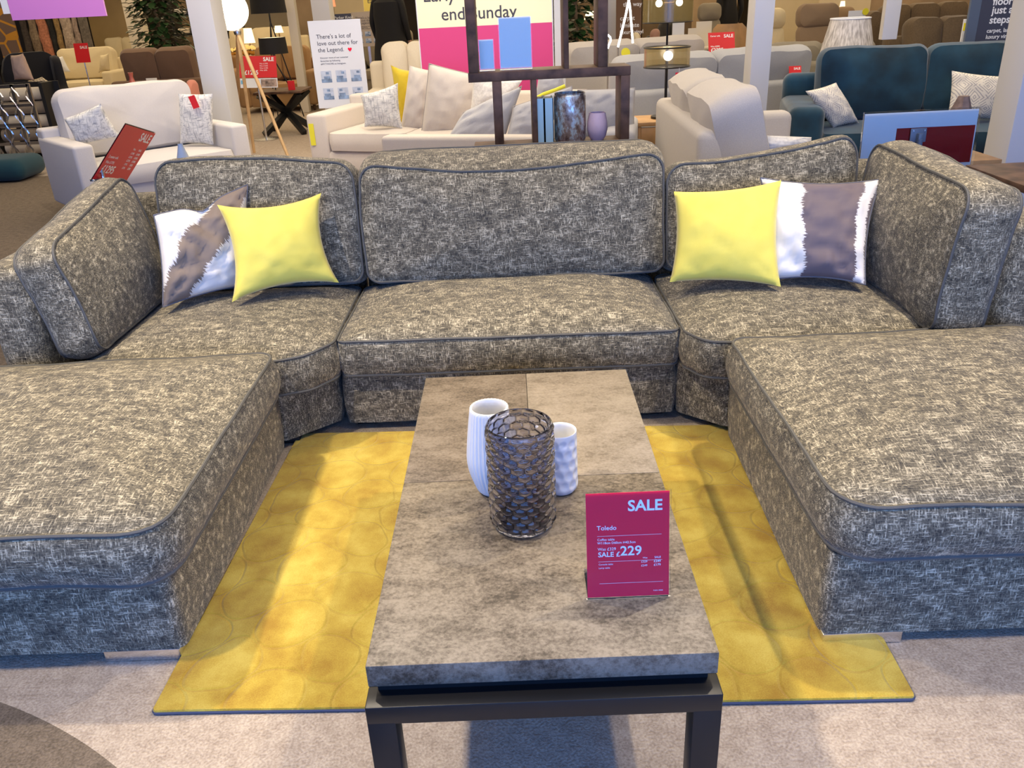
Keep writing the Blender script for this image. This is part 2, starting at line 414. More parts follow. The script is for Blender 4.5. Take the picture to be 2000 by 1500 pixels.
# back cushions
def back_cushion(P, x, y, w, h, t, seed, ftop, cf=.035):
    M = frame(P, x, y)
    def f(v):
        k = max(0, min(1, v.y/h)); return Vector((v.x, v.y+k*k*ftop(v.x/w, v.z/t), v.z+0.012*math.sin(3.1*k)))
    up = rounded([(0, 0, .05), (w, 0, .05), (w, h, .07), (0, h, .07)], .03)
    bm, fr, bk = slab(up, t, cf=cf, cb=.02, bulge=.02, wob=.006, M=M, f=f, seed=seed, rings=9)
    o = obj('back_cushion', bm, 'chenille', SOFA, angle=75)
    b = tube(fr, .005, True, 6); tube(bk, .005, True, 6, b); obj('piping', b, 'piping', o); return o
def dip(u): return math.sin(math.pi*max(0, min(1, u)))
back_cushion((-0.612, 2.31, .40), (1, -0.01, 0), (0, .17, 1), 1.185, .462, .20, 21, lambda u, z: -.045*dip(u)+.095*(1-z)*(0.5+.5*dip(u)))
back_cushion((-1.42, 2.30, .41), (1, 0, 0), (0, .14, 1), .785, .465, .15, 22, lambda u, z: .035*(1-u)+.02*dip(u)-.02*(1-z))
back_cushion((0.59, 2.27, .41), (1, -0.02, 0), (0, .14, 1), .73, .40, .15, 23, lambda u, z: .085*u*u-.02*(1-z)+.01)
back_cushion((-1.555, 1.49, .40), (0, 1, 0), (-.21, 0.07, 1), .70, .455, .135, 24, lambda u, z: -.085+.11*u)
back_cushion((1.47, 2.12, .40), (0, -1, 0), (.10, 0.04, 1), .74, .455, .16, 25, lambda u, z: .03-.035*u)
flat('chrome', (0.8, 0.8, 0.82), 0.12, 1.0)
flat('foot_black', (0.01, 0.01, 0.01), 0.5)
flat('pack_white', (0.8, 0.8, 0.78), 0.6)
for c, s in (((-0.975, .555, .0175), (.19, .12, .033)), ((0.775, .515, .0175), (.19, .12, .033))):
    props(obj('foot', box(c, s, bev=.003), 'chrome', SOFA), 'polished chrome corner foot')
for x, y in ((-1.68, .57), (1.56, .53), (-1.68, 2.3), (1.56, 2.3), (-.56, 2.3), (.44, 2.3), (-.6, 1.75), (.47, 1.73), (-.88, 1.62), (.78, 1.6)):
    obj('foot', box((x, y, .02), (.09, .07, .036), bev=.003), 'foot_black', SOFA)

# ================================================================ rug
def rug_mat():
    m, N, L, b = new_mat('rug')
    tc = N.new('ShaderNodeTexCoord').outputs['Object']
    mp = N.new('ShaderNodeMapping'); L.new(tc, mp.inputs['Vector'])
    wp = N.new('ShaderNodeTexNoise'); wp.inputs['Scale'].default_value = 3.0; L.new(mp.outputs[0], wp.inputs['Vector'])
    sub = N.new('ShaderNodeVectorMath'); sub.operation = 'SUBTRACT'; L.new(wp.outputs['Color'], sub.inputs[0]); sub.inputs[1].default_value = (.5, .5, .5)
    sc = N.new('ShaderNodeVectorMath'); sc.operation = 'SCALE'; L.new(sub.outputs[0], sc.inputs[0]); sc.inputs['Scale'].default_value = 0.16
    ad = N.new('ShaderNodeVectorMath'); ad.operation = 'ADD'; L.new(mp.outputs[0], ad.inputs[0]); L.new(sc.outputs[0], ad.inputs[1])
    sp = N.new('ShaderNodeSeparateXYZ'); L.new(ad.outputs[0], sp.inputs[0])
    P = 0.25
    def cell(v, off):
        q = mathn(N, L, 'ADD', mathn(N, L, 'DIVIDE', v, P), off)
        return mathn(N, L, 'MULTIPLY', mathn(N, L, 'SUBTRACT', mathn(N, L, 'FRACT', q), 0.5), P)
    lines = None
    for (ox, oy, r) in ((0, 0, .085), (.5, .5, .085)):
        x, y = cell(sp.outputs[0], 100+ox), cell(sp.outputs[1], 100+oy)
        d = mathn(N, L, 'SQRT', mathn(N, L, 'ADD', mathn(N, L, 'MULTIPLY', x, x), mathn(N, L, 'MULTIPLY', y, y)))
        ln = mathn(N, L, 'SUBTRACT', 1.0, mathn(N, L, 'DIVIDE', mathn(N, L, 'ABSOLUTE', mathn(N, L, 'SUBTRACT', d, r)), 0.006), True)
        lines = ln if lines is None else mathn(N, L, 'MAXIMUM', lines, ln)
    blot = noise_out(N, L, tc, 7, 4, None, 0.6); fine = noise_out(N, L, tc, 300, 2)
    s = mathn(N, L, 'ADD', blot, mathn(N, L, 'MULTIPLY', mathn(N, L, 'SUBTRACT', fine, 0.5), 0.35))
    s = mathn(N, L, 'SUBTRACT', s, mathn(N, L, 'MULTIPLY', lines, 0.02))  # shade of the carved grooves put lightly into the colour
    L.new(ramp(N, L, s, [(0.30, (0.30, 0.175, 0.016)), (0.50, (0.42, 0.295, 0.036)), (0.68, (0.52, 0.395, 0.07))]), b.inputs['Base Color'])
    b.inputs['Roughness'].default_value = 0.9; b.inputs['Sheen Weight'].default_value = 0.25; b.inputs['Specular IOR Level'].default_value = 0.1
    h = mathn(N, L, 'SUBTRACT', mathn(N, L, 'MULTIPLY', fine, 0.3), lines)
    bp = N.new('ShaderNodeBump'); bp.inputs['Strength'].default_value = 0.45; bp.inputs['Distance'].default_value = 0.006
    L.new(h, bp.inputs['Height']); L.new(bp.outputs[0], b.inputs['Normal'])
rug_mat()
bm, a, b_ = slab(rounded([(-0.886, .322, .01), (.822, .277, .01), (.865, 1.56, .01), (-.85, 1.64, .01)], .05), .012, cf=0, bulge=.002, wob=.0015, M=Matrix.Translation((0, 0, .001)), rings=6)
rug = obj('rug', bm, 'rug', angle=60)
props(rug, 'mustard yellow carved pile rug under the coffee table', 'rug')
flat('backing', (0.05, 0.06, 0.1), 0.8)
obj('rug_backing', tube([(v.x, v.y, .0045) for v in b_], .0045, True, 6), 'backing', rug)

# ================================================================ coffee table
def stone(name, c0, c1, c2, off):
    m, N, L, b = new_mat(name)
    tc = N.new('ShaderNodeTexCoord').outputs['Object']
    mp = N.new('ShaderNodeMapping'); mp.inputs['Location'].default_value = off; L.new(tc, mp.inputs['Vector']); v = mp.outputs[0]
    a = noise_out(N, L, v, 7, 8, (1, 1.6, 1), 0.72); f = noise_out(N, L, v, 150, 3, None, .7); g = noise_out(N, L, v, 45, 5, (1, 1.8, 1), .78)
    s = mathn(N, L, 'ADD', mathn(N, L, 'MULTIPLY', a, .55), mathn(N, L, 'ADD', mathn(N, L, 'MULTIPLY', f, .32), mathn(N, L, 'MULTIPLY', g, .30)))
    L.new(ramp(N, L, s, [(0.48, c0), (0.565, c1), (0.67, c2)]), b.inputs['Base Color'])
    b.inputs['Roughness'].default_value = 0.5; b.inputs['Specular IOR Level'].default_value = 0.35
    bp = N.new('ShaderNodeBump'); bp.inputs['Strength'].default_value = 0.25; bp.inputs['Distance'].default_value = 0.002
    L.new(s, bp.inputs['Height']); L.new(bp.outputs[0], b.inputs['Normal'])
stone('stone_near', (0.042, 0.032, 0.022), (0.120, 0.096, 0.070), (0.215, 0.180, 0.135), (0, 0, 0))
stone('stone_left', (0.061, 0.046, 0.030), (0.125, 0.095, 0.065), (0.190, 0.152, 0.110), (5, 2, 0))
stone('stone_right', (0.128, 0.100, 0.070), (0.196, 0.160, 0.116), (0.256, 0.212, 0.160), (9, 7, 0))
flat('black_metal', (0.008, 0.008, 0.009), 0.38, spec=0.35)
TAB = thing('coffee_table', 'rectangular coffee table with brown stone effect top and black metal frame on the yellow rug', 'table', (0, .59, 0))
def tile(x0, x1, y0, y1, m): obj('tabletop_panel', box(((x0+x1)/2, (y0+y1)/2, .402), (x1-x0, y1-y0, .046), bev=.0012), m, TAB, angle=30)
tile(-.30, .30, 0, .5862, 'stone_near'); tile(-.30, .0003, .5874, 1.18, 'stone_left'); tile(.0015, .30, .5874, 1.18, 'stone_right')
obj('spacer', boxes([((0, .59, .367), (.575, 1.15, .023))]), 'black_metal', TAB)
obj('rail', boxes([((0, .0, .336), (.612, .05, .040)), ((0, 1.18, .336), (.612, .05, .040)), ((-.281, .59, .336), (.05, 1.13, .040)), ((.281, .59, .336), (.05, 1.13, .040))], bev=.003), 'black_metal', TAB)
for x in (-.281, .281):
    for y in (0, 1.18):
        obj('leg', box((x, y, .161), (.05, .05, .320), bev=.003), 'black_metal', TAB)

# ================================================================ vases
def glass_mat(name, col, rough=0.03, ior=1.45):
    m, N, L, b = new_mat(name)
    b.inputs['Base Color'].default_value = c4(col); b.inputs['Roughness'].default_value = rough
    b.inputs['Transmission Weight'].default_value = 1.0; b.inputs['IOR'].default_value = ior
    return m
glass_mat('smoked_glass', (0.56, 0.57, 0.64), 0.04, 1.38)
def honey(theta, z, cols, pitch):
    best = 9; u = theta/(2*math.pi)*cols; row = z/pitch
    for r in (math.floor(row)-1, math.floor(row), math.floor(row)+1, math.floor(row)+2):
        o = 0.5*(r % 2); c = math.floor(u-o)
        for k in (c, c+1):
            du = abs(u-(k+o))*1.0; dr = abs(row-r)*0.66
            d = max(du, du*0.5+dr*1.15); best = min(best, d)
    return best
H = .238; cols, pitch = 15, .0165
prof = []; nz_ = 118
for i in range(nz_+1):
    t = i/nz_; r = .0705
    if t < .06: r = .052+(.0175)*math.sqrt(max(0, 1-(1-t/.06)**2))
    if t > .96: r -= .004*((t-.96)/.04)
    prof.append((r, t*H))
def fo(r, z, a, i):
    if i > nz_: return r, z
    d = honey(a, z, cols, pitch); k = min(1, z/.012)*(1 if z < H-.014 else max(0, (H-z)/.014))
    bump = max(0, 1-(d/.52)**2.5); return r-.0035*k+.0045*k*bump, z
inner = [(r-.0055, max(z, .008)) for r, z in prof[::-1]][2:]
bm = lathe(prof+[(.064, H+.0015)]+[(r, z) for r, z in inner if z > .012]+[(.05, .009), (.0005, .009)], 240, (-.0225, .407, .4262), fo, capb=True)
vo = props(obj('vase', bm, 'smoked_glass', angle=60), 'smoky grey glass vase with raised honeycomb cells, tallest on the coffee table', 'vase')
ca = vo.data.color_attributes.new('cells', 'FLOAT_COLOR', 'POINT')
for i, v in enumerate(vo.data.vertices):
    q = v.co; d = honey(math.atan2(q.y, q.x) % (2*math.pi), q.z, cols, pitch); k = max(0, min(1, (d-.40)/.10)); k = k if q.z < H-.012 else 0
    ca.data[i].color = (.62-.40*k, .62-.40*k, .70-.42*k, 1)  # grooves between cells darkened in the colour, standing in for refraction shading
gm = MATS['smoked_glass']; gn = gm.node_tree.nodes.new('ShaderNodeVertexColor'); gn.layer_name = 'cells'
gm.node_tree.links.new(gn.outputs[0], gm.node_tree.nodes['Principled BSDF'].inputs['Base Color'])
flat('white_ceramic', (0.70, 0.69, 0.67), 0.38, spec=0.5)
def rib(r, z, a, i): return (r*(1+.022*math.cos(34*a+z*6)) if i < 26 else r), z
pr = []
for i in range(26):
    t = i/25; z = .213*t
    r = .034+.022*math.sin(min(1, t/.42)*math.pi/2)-.0145*max(0, (t-.42)/.58)**1.3
    if t < .04: r -= .004
    pr.append((r, z))
pr += [(.0395, .2135), (.0375, .212)]+[(r-.005, z) for r, z in pr[::-1][2:22]]+[(.001, .012)]
props(obj('vase', lathe(pr, 170, (-.087, .538, .4262), rib), 'white_ceramic', angle=70), 'tall white ribbed ceramic vase behind the glass vase', 'vase')
def dimple(r, z, a, i):
    if i > 60: return r, z
    n_, p_ = 11, .026; row = z/p_; ro = round(row); u = a/(2*math.pi)*n_-.5*(ro % 2); du = abs(u-round(u)); dv = abs(row-ro)
    k = min(1, z/.012)*(1 if z < .132 else max(0, (.148-z)/.016)); d = math.hypot(du, dv)
    return r-.0032*k*max(0, 1-(d/.46)**2), z
pr = [(.033+.006*math.sin(min(1, i/8)*math.pi/2)-(.003 if i < 2 else 0)-.002*(i/60), .150*i/60) for i in range(61)]
pr += [(.0365, .1515), (.034, .150)]+[(.0335, .15-.007*i) for i in range(1, 20)]+[(.001, .012)]
props(obj('vase', lathe(pr, 120, (.066, .532, .4262), dimple), 'white_ceramic', angle=70), 'short white dimpled ceramic pot beside the glass vase', 'vase')

# ================================================================ price sign on the table
def acrylic(name='acrylic'):
    if name in MATS: return
    m, N, L, b = new_mat(name); N.remove(b)
    tr = N.new('ShaderNodeBsdfTransparent'); gl = N.new('ShaderNodeBsdfGlossy'); gl.inputs['Roughness'].default_value = .03
    fr = N.new('ShaderNodeFresnel'); fr.inputs['IOR'].default_value = 1.3; ms = N.new('ShaderNodeMixShader')
    L.new(fr.outputs[0], ms.inputs[0]); L.new(tr.outputs[0], ms.inputs[1]); L.new(gl.outputs[0], ms.inputs[2]); L.new(ms.outputs[0], N['Material Output'].inputs[0])
acrylic()
flat('white_ink', (0.85, 0.85, 0.85), 0.5)
flat('magenta_card', (.88, .014, .05), 0.4, spec=0.15)
flat('red_card', (.66, .028, .035), 0.35, spec=0.2)
S1 = thing('price_sign', 'magenta coffee table sale price sign in a clear stand, standing on the tabletop', 'sign', (.166, .165, .4255))
wS, hS = .150, .208; tl = R(9)
Ms = frame((.0915, .150, .4285), (1, .0, 0), (0, math.sin(tl), math.cos(tl)))
obj('sign_card', panel(wS, hS, .0008, Ms), 'magenta_card', S1, smooth=False)
obj('acrylic_stand', boxes([((wS/2, hS/2, .0022), (wS+.006, hS+.006, .0012)), ((wS/2, hS/2, -.0012), (wS+.006, hS+.006, .0014))], Ms), 'acrylic', S1, smooth=False)
obj('stand_foot', box((.0915+wS/2, .195, .4272), (wS, .085, .0022), bev=.0005), 'acrylic', S1, smooth=False)
def px(u, v): return (u-105)/900*wS, (1360-v)/1215*hS     # from the sign's own proportions
def T(s, u, v, hpx, al='LEFT', b=0.0): x, y = px(u, v); return (s, x, y, hpx/1215*hS, al, b)
text_mesh([T('SALE', 930, 355, 125, 'RIGHT', .03), T('Toledo', 218, 565, 52, b=.008), T('Coffee table', 222, 688, 27), T('W118cm D60cm H42.5cm', 222, 728, 27, b=.01),
           T('Was £329', 225, 803, 34), T('SALE £', 228, 878, 58, b=.02), T('229', 470, 868, 112, b=.02), T('Was', 716, 915, 20), T('SALE', 915, 915, 23, 'RIGHT', .015),
           T('£329', 768, 963, 24, 'RIGHT'), T('£249', 915, 963, 27, 'RIGHT', .015), T('£249', 768, 1008, 24, 'RIGHT'), T('£179', 915, 1006, 27, 'RIGHT', .015),
           T('Console table', 232, 976, 20), T('Lamp table', 232, 1018, 20), T('FURN 49000', 940, 1308, 14, 'RIGHT')], Ms @ Matrix.Translation((0, 0, .0009)), 'lettering', S1, 'white_ink', .0001, join=False)
lm = bmesh.new()
for (u0, v0, u1) in ((222, 635, 922), (230, 935, 930), (238, 1196, 942)):
    x0, y0 = px(u0, v0); x1, _ = px(u1, v0); bx(lm, ((x0+x1)/2, y0, .0011), (x1-x0, .0005, .0002), Ms)
obj('rule_lines', lm, 'white_ink', S1, smooth=False)

# ================================================================ scatter cushions on the sofa
def velvet(name, col, hi):
    m, N, L, b = new_mat(name); tc = N.new('ShaderNodeTexCoord').outputs['Object']
    s = noise_out(N, L, tc, 14, 4); L.new(ramp(N, L, s, [(.35, col), (.65, hi)]), b.inputs['Base Color'])
    b.inputs['Roughness'].default_value = .75; b.inputs['Sheen Weight'].default_value = .3; b.inputs['Specular IOR Level'].default_value = .2
    f = noise_out(N, L, tc, 500, 1); bp = N.new('ShaderNodeBump'); bp.inputs['Strength'].default_value = .15; bp.inputs['Distance'].default_value = .002
    L.new(f, bp.inputs['Height']); L.new(bp.outputs[0], b.inputs['Normal'])
velvet('yellow_velvet', (.82, .68, .11), (.85, .71, .125))
def ikat(name, edges, flipv=False, amp=.17, diag=False):
    """vertical bands (positions in u, alternating pale and dark) with feathered ikat edges"""
    m, N, L, b = new_mat(name); uv = N.new('ShaderNodeUVMap').outputs[0]
    sp = N.new('ShaderNodeSeparateXYZ'); L.new(uv, sp.inputs[0]); u, v = (sp.outputs[1], sp.outputs[0]) if flipv else (sp.outputs[0], sp.outputs[1])
    if diag: u, v = mathn(N, L, 'MULTIPLY', mathn(N, L, 'ADD', mathn(N, L, 'SUBTRACT', u, mathn(N, L, 'MULTIPLY', v, .8)), 1.0), .52), mathn(N, L, 'MULTIPLY', mathn(N, L, 'ADD', u, v), .7)
    cb = N.new('ShaderNodeCombineXYZ'); L.new(v, cb.inputs[1])
    j = noise_out(N, L, cb.outputs[0], 60, 3, None, .8); slow = noise_out(N, L, cb.outputs[0], 2.5, 1)
    q = mathn(N, L, 'ADD', u, mathn(N, L, 'MULTIPLY', mathn(N, L, 'SUBTRACT', j, .5), amp))
    q = mathn(N, L, 'ADD', q, mathn(N, L, 'MULTIPLY', mathn(N, L, 'SUBTRACT', slow, .5), .30))
    pale, dark, mid = (.80, .75, .68), ((.21, .16, .125) if diag else (.15, .115, .12)), (.42, .33, .26)
    st = [(0.0, pale)]; cols_ = [dark, pale, dark, mid]
    for k, e in enumerate(edges): st.append((e, cols_[k % 4]))
    L.new(ramp(N, L, q, st, 'CONSTANT'), b.inputs['Base Color']); b.inputs['Roughness'].default_value = .7
    b.inputs['Sheen Weight'].default_value = .1; b.inputs['Specular IOR Level'].default_value = .3
ikat('ikat_left', (.40, .66, .95), diag=True); ikat('ikat_right', (.36, .84, .97))
flat('grey_piping', (.12, .12, .14), .7)
GS = 'yellow velvet cushions on the chenille sofa'
pillow('ikat print cushion in white and taupe, slumped in the left corner of the grey sofa', (aty(300, 420, 1.98), aty(484, 360, 2.17), at(490, 556, .47), at(318, 600, .465)), 'ikat_left', thick=.15, seed=3, wr=.012, chop=.035, piping='grey_piping')
pillow('plain yellow velvet cushion on the left side of the grey sofa', (aty(424, 400, 1.99), aty(627, 377, 2.13), at(662, 552, .472), at(453, 590, .468)), 'yellow_velvet', thick=.15, seed=5, pinch=.17, wr=.0025)
pillow('ikat print cushion in white and purple grey at the right side of the grey sofa', (aty(1485, 347, 2.00), aty(1722, 350, 1.95), at(1690, 556, .468), at(1498, 548, .465)), 'ikat_right', thick=.14, seed=8, wr=.011, piping='grey_piping', pinch=.11)
pillow('plain yellow velvet cushion on the right side of the grey sofa', (aty(1316, 374, 2.00), aty(1526, 352, 1.93), at(1525, 560, .465), at(1308, 551, .465)), 'yellow_velvet', thick=.14, seed=9, pinch=.09, wr=.0025)

# ================================================================ showroom furniture builders
fabric('linen_cream', (.62, .57, .52)); fabric('linen_warm', (.66, .58, .45)); fabric('linen_grey', (.33, .33, .34)); fabric('linen_beige', (.50, .46, .42))
fabric('suede_brown', (.17, .10, .06)); fabric('tan_leather', (.36, .21, .09), bump=.1); fabric('mole_leather', (.13, .09, .05), bump=.1, scale=60)
fabric('teal_velvet', (.006, .034, .060), var=.45, scale=5, sheen=.35); fabric('black_velvet', (.012, .012, .015), sheen=.1); fabric('coral_velvet', (.50, .19, .13))
fabric('olive_grey', (.22, .19, .14)); fabric('taupe_wool', (.25, .17, .10)); fabric('cream_leather', (.68, .58, .38), bump=.05); fabric('white_knit', (.74, .71, .66), scale=60, bump=.8)
fabric('dark_leather', (.03, .027, .025)); fabric('pink_leather', (.36, .20, .14)); fabric('blush_linen', (.50, .36, .28))
flat('oak', (.42, .24, .10), .45, var=.2, scale=8); flat('walnut', (.11, .06, .036), .5, var=.45, scale=14, spec=.2); flat('pale_ash', (.55, .36, .18), .5, var=.15, scale=8)
flat('white_paint', (.62, .62, .62), .5); flat('off_white', (.72, .66, .54), .6); flat('brass', (.75, .5, .2), .25, 1.0); flat('black_plastic', (.01, .01, .01), .5)
flat('silver', (.7, .7, .7), .25, 1.0); flat('card_white', (.72, .74, .78), .5); flat('ink_grey', (.06, .06, .08), .6); flat('terracotta', (.50, .14, .08), .5)
def F(name, bm, mat, parent, **kw): return obj(name, bm, mat, parent, local=True, **kw)
def couch(label, loc, rz, W, D, mat, top=.92, arm_w=.2, arm_h=.62, seat_h=.45, n=2, cat='sofa', name='sofa', group=None, ct=.2, cushion_h=None, legs='walnut', frame_h=None, bev=.05, lean=.16, arms=(1, 1), side_seats=0):
    t = thing(name, label, cat, loc, rz, group)
    aw0, aw1 = arm_w*arms[0], arm_w*arms[1]; x0, x1 = -W/2+aw0, W/2-aw1; iw = x1-x0; fh = frame_h or top-.2
    F('base', box(((x0+x1)/2, 0, .20), (iw+.02, D-.04, .22), bev=.02), mat, t)
    F('back', box((0, D/2-.09, (fh+.1)/2+.02), (W-.02, .18, fh-.1), bev=bev, seg=4), mat, t)
    for s, on in ((-1, arms[0]), (1, arms[1])):
        if on: F('arm', box((s*(W/2-arm_w/2), -.02, (arm_h+.09)/2), (arm_w, D-.02, arm_h-.09), bev=bev, seg=4), mat, t)
    cw = iw/n
    for i in range(n):
        bm, a, b = slab(rounded(rect(cw-.012, D-.30, .05, x0+i*cw+.006, -D/2-.01), .06), .14, cf=.03, bulge=.015, wob=.005, M=Matrix.Translation((0, 0, seat_h-.165)), seed=i+W*3, rings=6)
        F('seat_cushion', bm, mat, t)
        h = cushion_h or (top-seat_h+.01)
        M = frame((x0+i*cw+.008, D/2-.17, top-h-.0), (1, 0, 0), (0, lean, 1))
        bm, a, b = slab(rounded(rect(cw-.016, h-.02, .08), .06), ct, cf=.05, cb=.03, bulge=.03, wob=.012, M=M, seed=i*3+W*5, rings=7)
        # shift forward so that the cushion leans on the back
        bmesh.ops.translate(bm, vec=(0, -ct*0.0, 0), verts=bm.verts)
        F('back_cushion', bm, mat, t)
    if legs:
        for sx in (-1, 1):
            for sy in (-1, 1):
                F('leg', lathe([(.018, 0), (.026, .10)], 10, (sx*(W/2-.09), sy*(D/2-.09), 0), capt=True), legs, t)
    return t
def couch_px(label, xl, xr, py, y, mat, back=False, rz=0, D=.95, **kw):
    """a sofa whose back spans two pixels at a distance"""
    A, B = aty(xl, py, y), aty(xr, py, y); W = abs(B.x-A.x); cx = (A.x+B.x)/2
    return couch(label, (cx, y+(D/2-.15 if back else -D/2+.15), 0), (math.pi if back else 0)+rz, W, D, mat, top=(A.z+B.z)/2, **kw)
def board(name, label, cat, TLp, TRp, BLp, y, mat, thick=.012, foot=None, rz_fix=None, y2=None):
    """flat upright board given its top and bottom pixels at a distance; returns thing, matrix (origin bottom left), width, height"""
    TL, TR, BL = aty(*TLp, y), aty(*TRp, y2 or y), aty(*BLp, y)
    x = TR-TL; x.z = 0; W = x.length; Hh = (TL.z+TR.z)/2-BL.z
    o = Vector((TL.x, TL.y, BL.z)); M = frame(o, x, (0, 0, 1))
    t = thing(name, label, cat, (o.x+x.x/2, o.y+x.y/2, 0))
    obj('board', panel(W, Hh, thick, M, 0, 0, -thick), mat, t, smooth=False)
    if foot:
        mid = o+x*.5
        obj('stand', boxes([((mid.x, mid.y+.03, mid.z/2+.01), (.04, .03, mid.z-.0)), ((mid.x, mid.y+.02, .01), (W*.7, .34, .02))]), foot, t, smooth=False)
    return t, M, W, Hh

# ---------------------------------------------------------------- left: pale loveseat
pL, pR = Vector((-3.235, 5.165, 0)), Vector((-2.22, 6.07, 0)); dx = (pR-pL); W = dx.length; rz = math.atan2(dx.y, dx.x)
fr = Vector((math.sin(rz), -math.cos(rz), 0)); ctr = (pL+pR)/2-fr*.48
fabric('linen_lilac', (.57, .54, .52), var=.06)
couch('pale grey cream loveseat with two speckled cushions behind the dark sofa', ctr, rz, W+.02, .96, 'linen_lilac', top=.95, arm_w=.15, arm_h=.615, n=1, ct=.2, frame_h=.66, bev=.025)
def speckle():
    m, N, L, b = new_mat('speckle'); tc = N.new('ShaderNodeTexCoord').outputs['Object']
    a = noise_out(N, L, tc, 1, 2, (14, 90, 90)); c = noise_out(N, L, tc, 1, 2, (90, 30, 14))
    L.new(ramp(N, L, mathn(N, L, 'MAXIMUM', a, c), [(.50, (.72, .71, .68)), (.72, (.32, .33, .35))]), b.inputs['Base Color']); b.inputs['Roughness'].default_value = .8
speckle()
def quad(p, y): return [aty(*q[:2], y+(q[2] if len(q) > 2 else 0)) for q in p]
pillow('speckled white cushion in the left corner of the pale loveseat', quad([(124, 232), (196, 202), (238, 268, .1), (150, 285)], 5.55), 'speckle', thick=.14, seed=21, n=18)
c1 = pillow('speckled white cushion with a red tag at the right arm of the pale loveseat', quad([(348, 183), (415, 183), (417, 283), (352, 280)], 6.15), 'speckle', thick=.14, seed=22, n=18, pinch=.03)
Mt = frame(aty(378, 213, 6.05), (1, .0, .25), (-.12, 0, 1))
obj('price_tag', panel(.055, .10, .002, Mt), 'red_card', c1, smooth=False)
# red price sign on the lamp table behind the sofa, and the pale vase
tv = aty(362, 330, 3.5).x
TB = thing('side_table', 'small oak side table carrying a pale bottle vase behind the left back cushion', 'table', (tv, 3.5, 0))
obj('tabletop', box((tv, 3.5, .63), (.22, .22, .03), bev=.004), 'oak', TB)
for x in (tv-.085, tv+.085):
    for y in (3.415, 3.585): obj('leg', box((x, y, .308), (.04, .04, .615), bev=.003), 'oak', TB)
BL, TL, TR = Vector((-2.313, 3.5, .659)), Vector((-2.098, 3.58, .928)), Vector((-2.137, 4.06, .811))
Mr = frame(BL, TR-TL, TL-BL); wr_, hr_ = (TR-TL).length*.93, (TL-BL).length*1.0
S2 = thing('price_sign', 'tilted red SALE sign leaning in front of the pale loveseat', 'sign', (-2.3, 3.6, 0))
obj('sign_card', panel(wr_, hr_, .0015, Mr), 'red_card', S2, smooth=False)
obj('acrylic_stand', boxes([((wr_/2, hr_/2, -.0022), (wr_+.012, hr_+.012, .002)), ((wr_/2, -.004, .004), (wr_+.012, .004, .012))], Mr), 'acrylic', S2, smooth=False)
obj('stand_foot', box((-2.30, 3.53, .652), (.06, .05, .012)), 'chrome', S2)
obj('pole', tube([(-2.28, 3.56, .02), (-2.28, 3.56, .70)], .010), 'silver', S2); obj('base_plate', lathe([(.14, .001), (.14, .012)], 28, (-2.28, 3.56, 0), capt=True), 'silver', S2)
text_mesh([('SALE', wr_*.95, hr_*.80, .055, 'RIGHT', .03), ('£1295', .03, .05, .05, 'LEFT', .03), ('Was £1795', .03, .11, .018), ('2 seater sofa', .03, .145, .018), ('Was', wr_*.62, hr_*.62, .014), ('SALE', wr_*.80, hr_*.62, .014)] +
          [('£%d' % v, wr_*.62, hr_*(.54-.07*i), .015) for i, v in enumerate((1995, 2295, 2595, 995, 395))]+[('£%d' % v, wr_*.80, hr_*(.54-.07*i), .015, 'LEFT', .02) for i, v in enumerate((1495, 1695, 1895, 695, 295))], Mr @ Matrix.Translation((0, 0, .0016)), 'lettering', S2, 'white_ink', .0002)
flat('pale_blue_glaze', (.50, .58, .66), .3)
v0 = aty(362, 330, 3.5)
props(obj('bottle_vase', lathe([(.04, .0), (.052, .02), (.04, .08), (.022, .14), (.014, .168), (.014, .178), (.011, .178)], 28, (v0.x, 3.5, .6455)), 'pale_blue_glaze'), 'pale blue conical bottle vase behind the left back cushion', 'vase')

# ---------------------------------------------------------------- columns
def column(label, x0, x1, y, py, mat='white_paint', D=None, h=3.25, **kw):
    a, b = aty(x0, py, y), aty(x1, py, y); D = D or (b.x-a.x)
    return props(obj('column', box(((a.x+b.x)/2, y+D/2, h/2), (b.x-a.x, D, h-.004), bev=.006), mat), label, 'column')
column('white square column standing behind the right arm of the pale loveseat', 362, 410, 7.0, 0, D=.34)
column('slim white column in front of the grey sofa beside the smoked lamp', 1476, 1515, 5.75, 0, D=.2)
a4 = aty(1960, 335, 4.0)
props(obj('column', box((a4.x+.2, 4.13, 1.623), (.40, .26, 3.24), bev=.006), 'white_paint'), 'big white column at the right edge in front of the teal sofa', 'column')
column('beige column beside the potted fig tree at far left', 236, 266, 17, 0, 'off_white', D=.3)
column('white column behind the left board with the love message', 606, 641, 12.5, 0, 'card_white', D=.35)
column('grey column beside the dark flooring banner', 1186, 1206, 11.5, 0, 'card_white', D=.3)
column('slim cream post behind the black lampshades', 556, 573, 12.5, 0, 'off_white', D=.16)

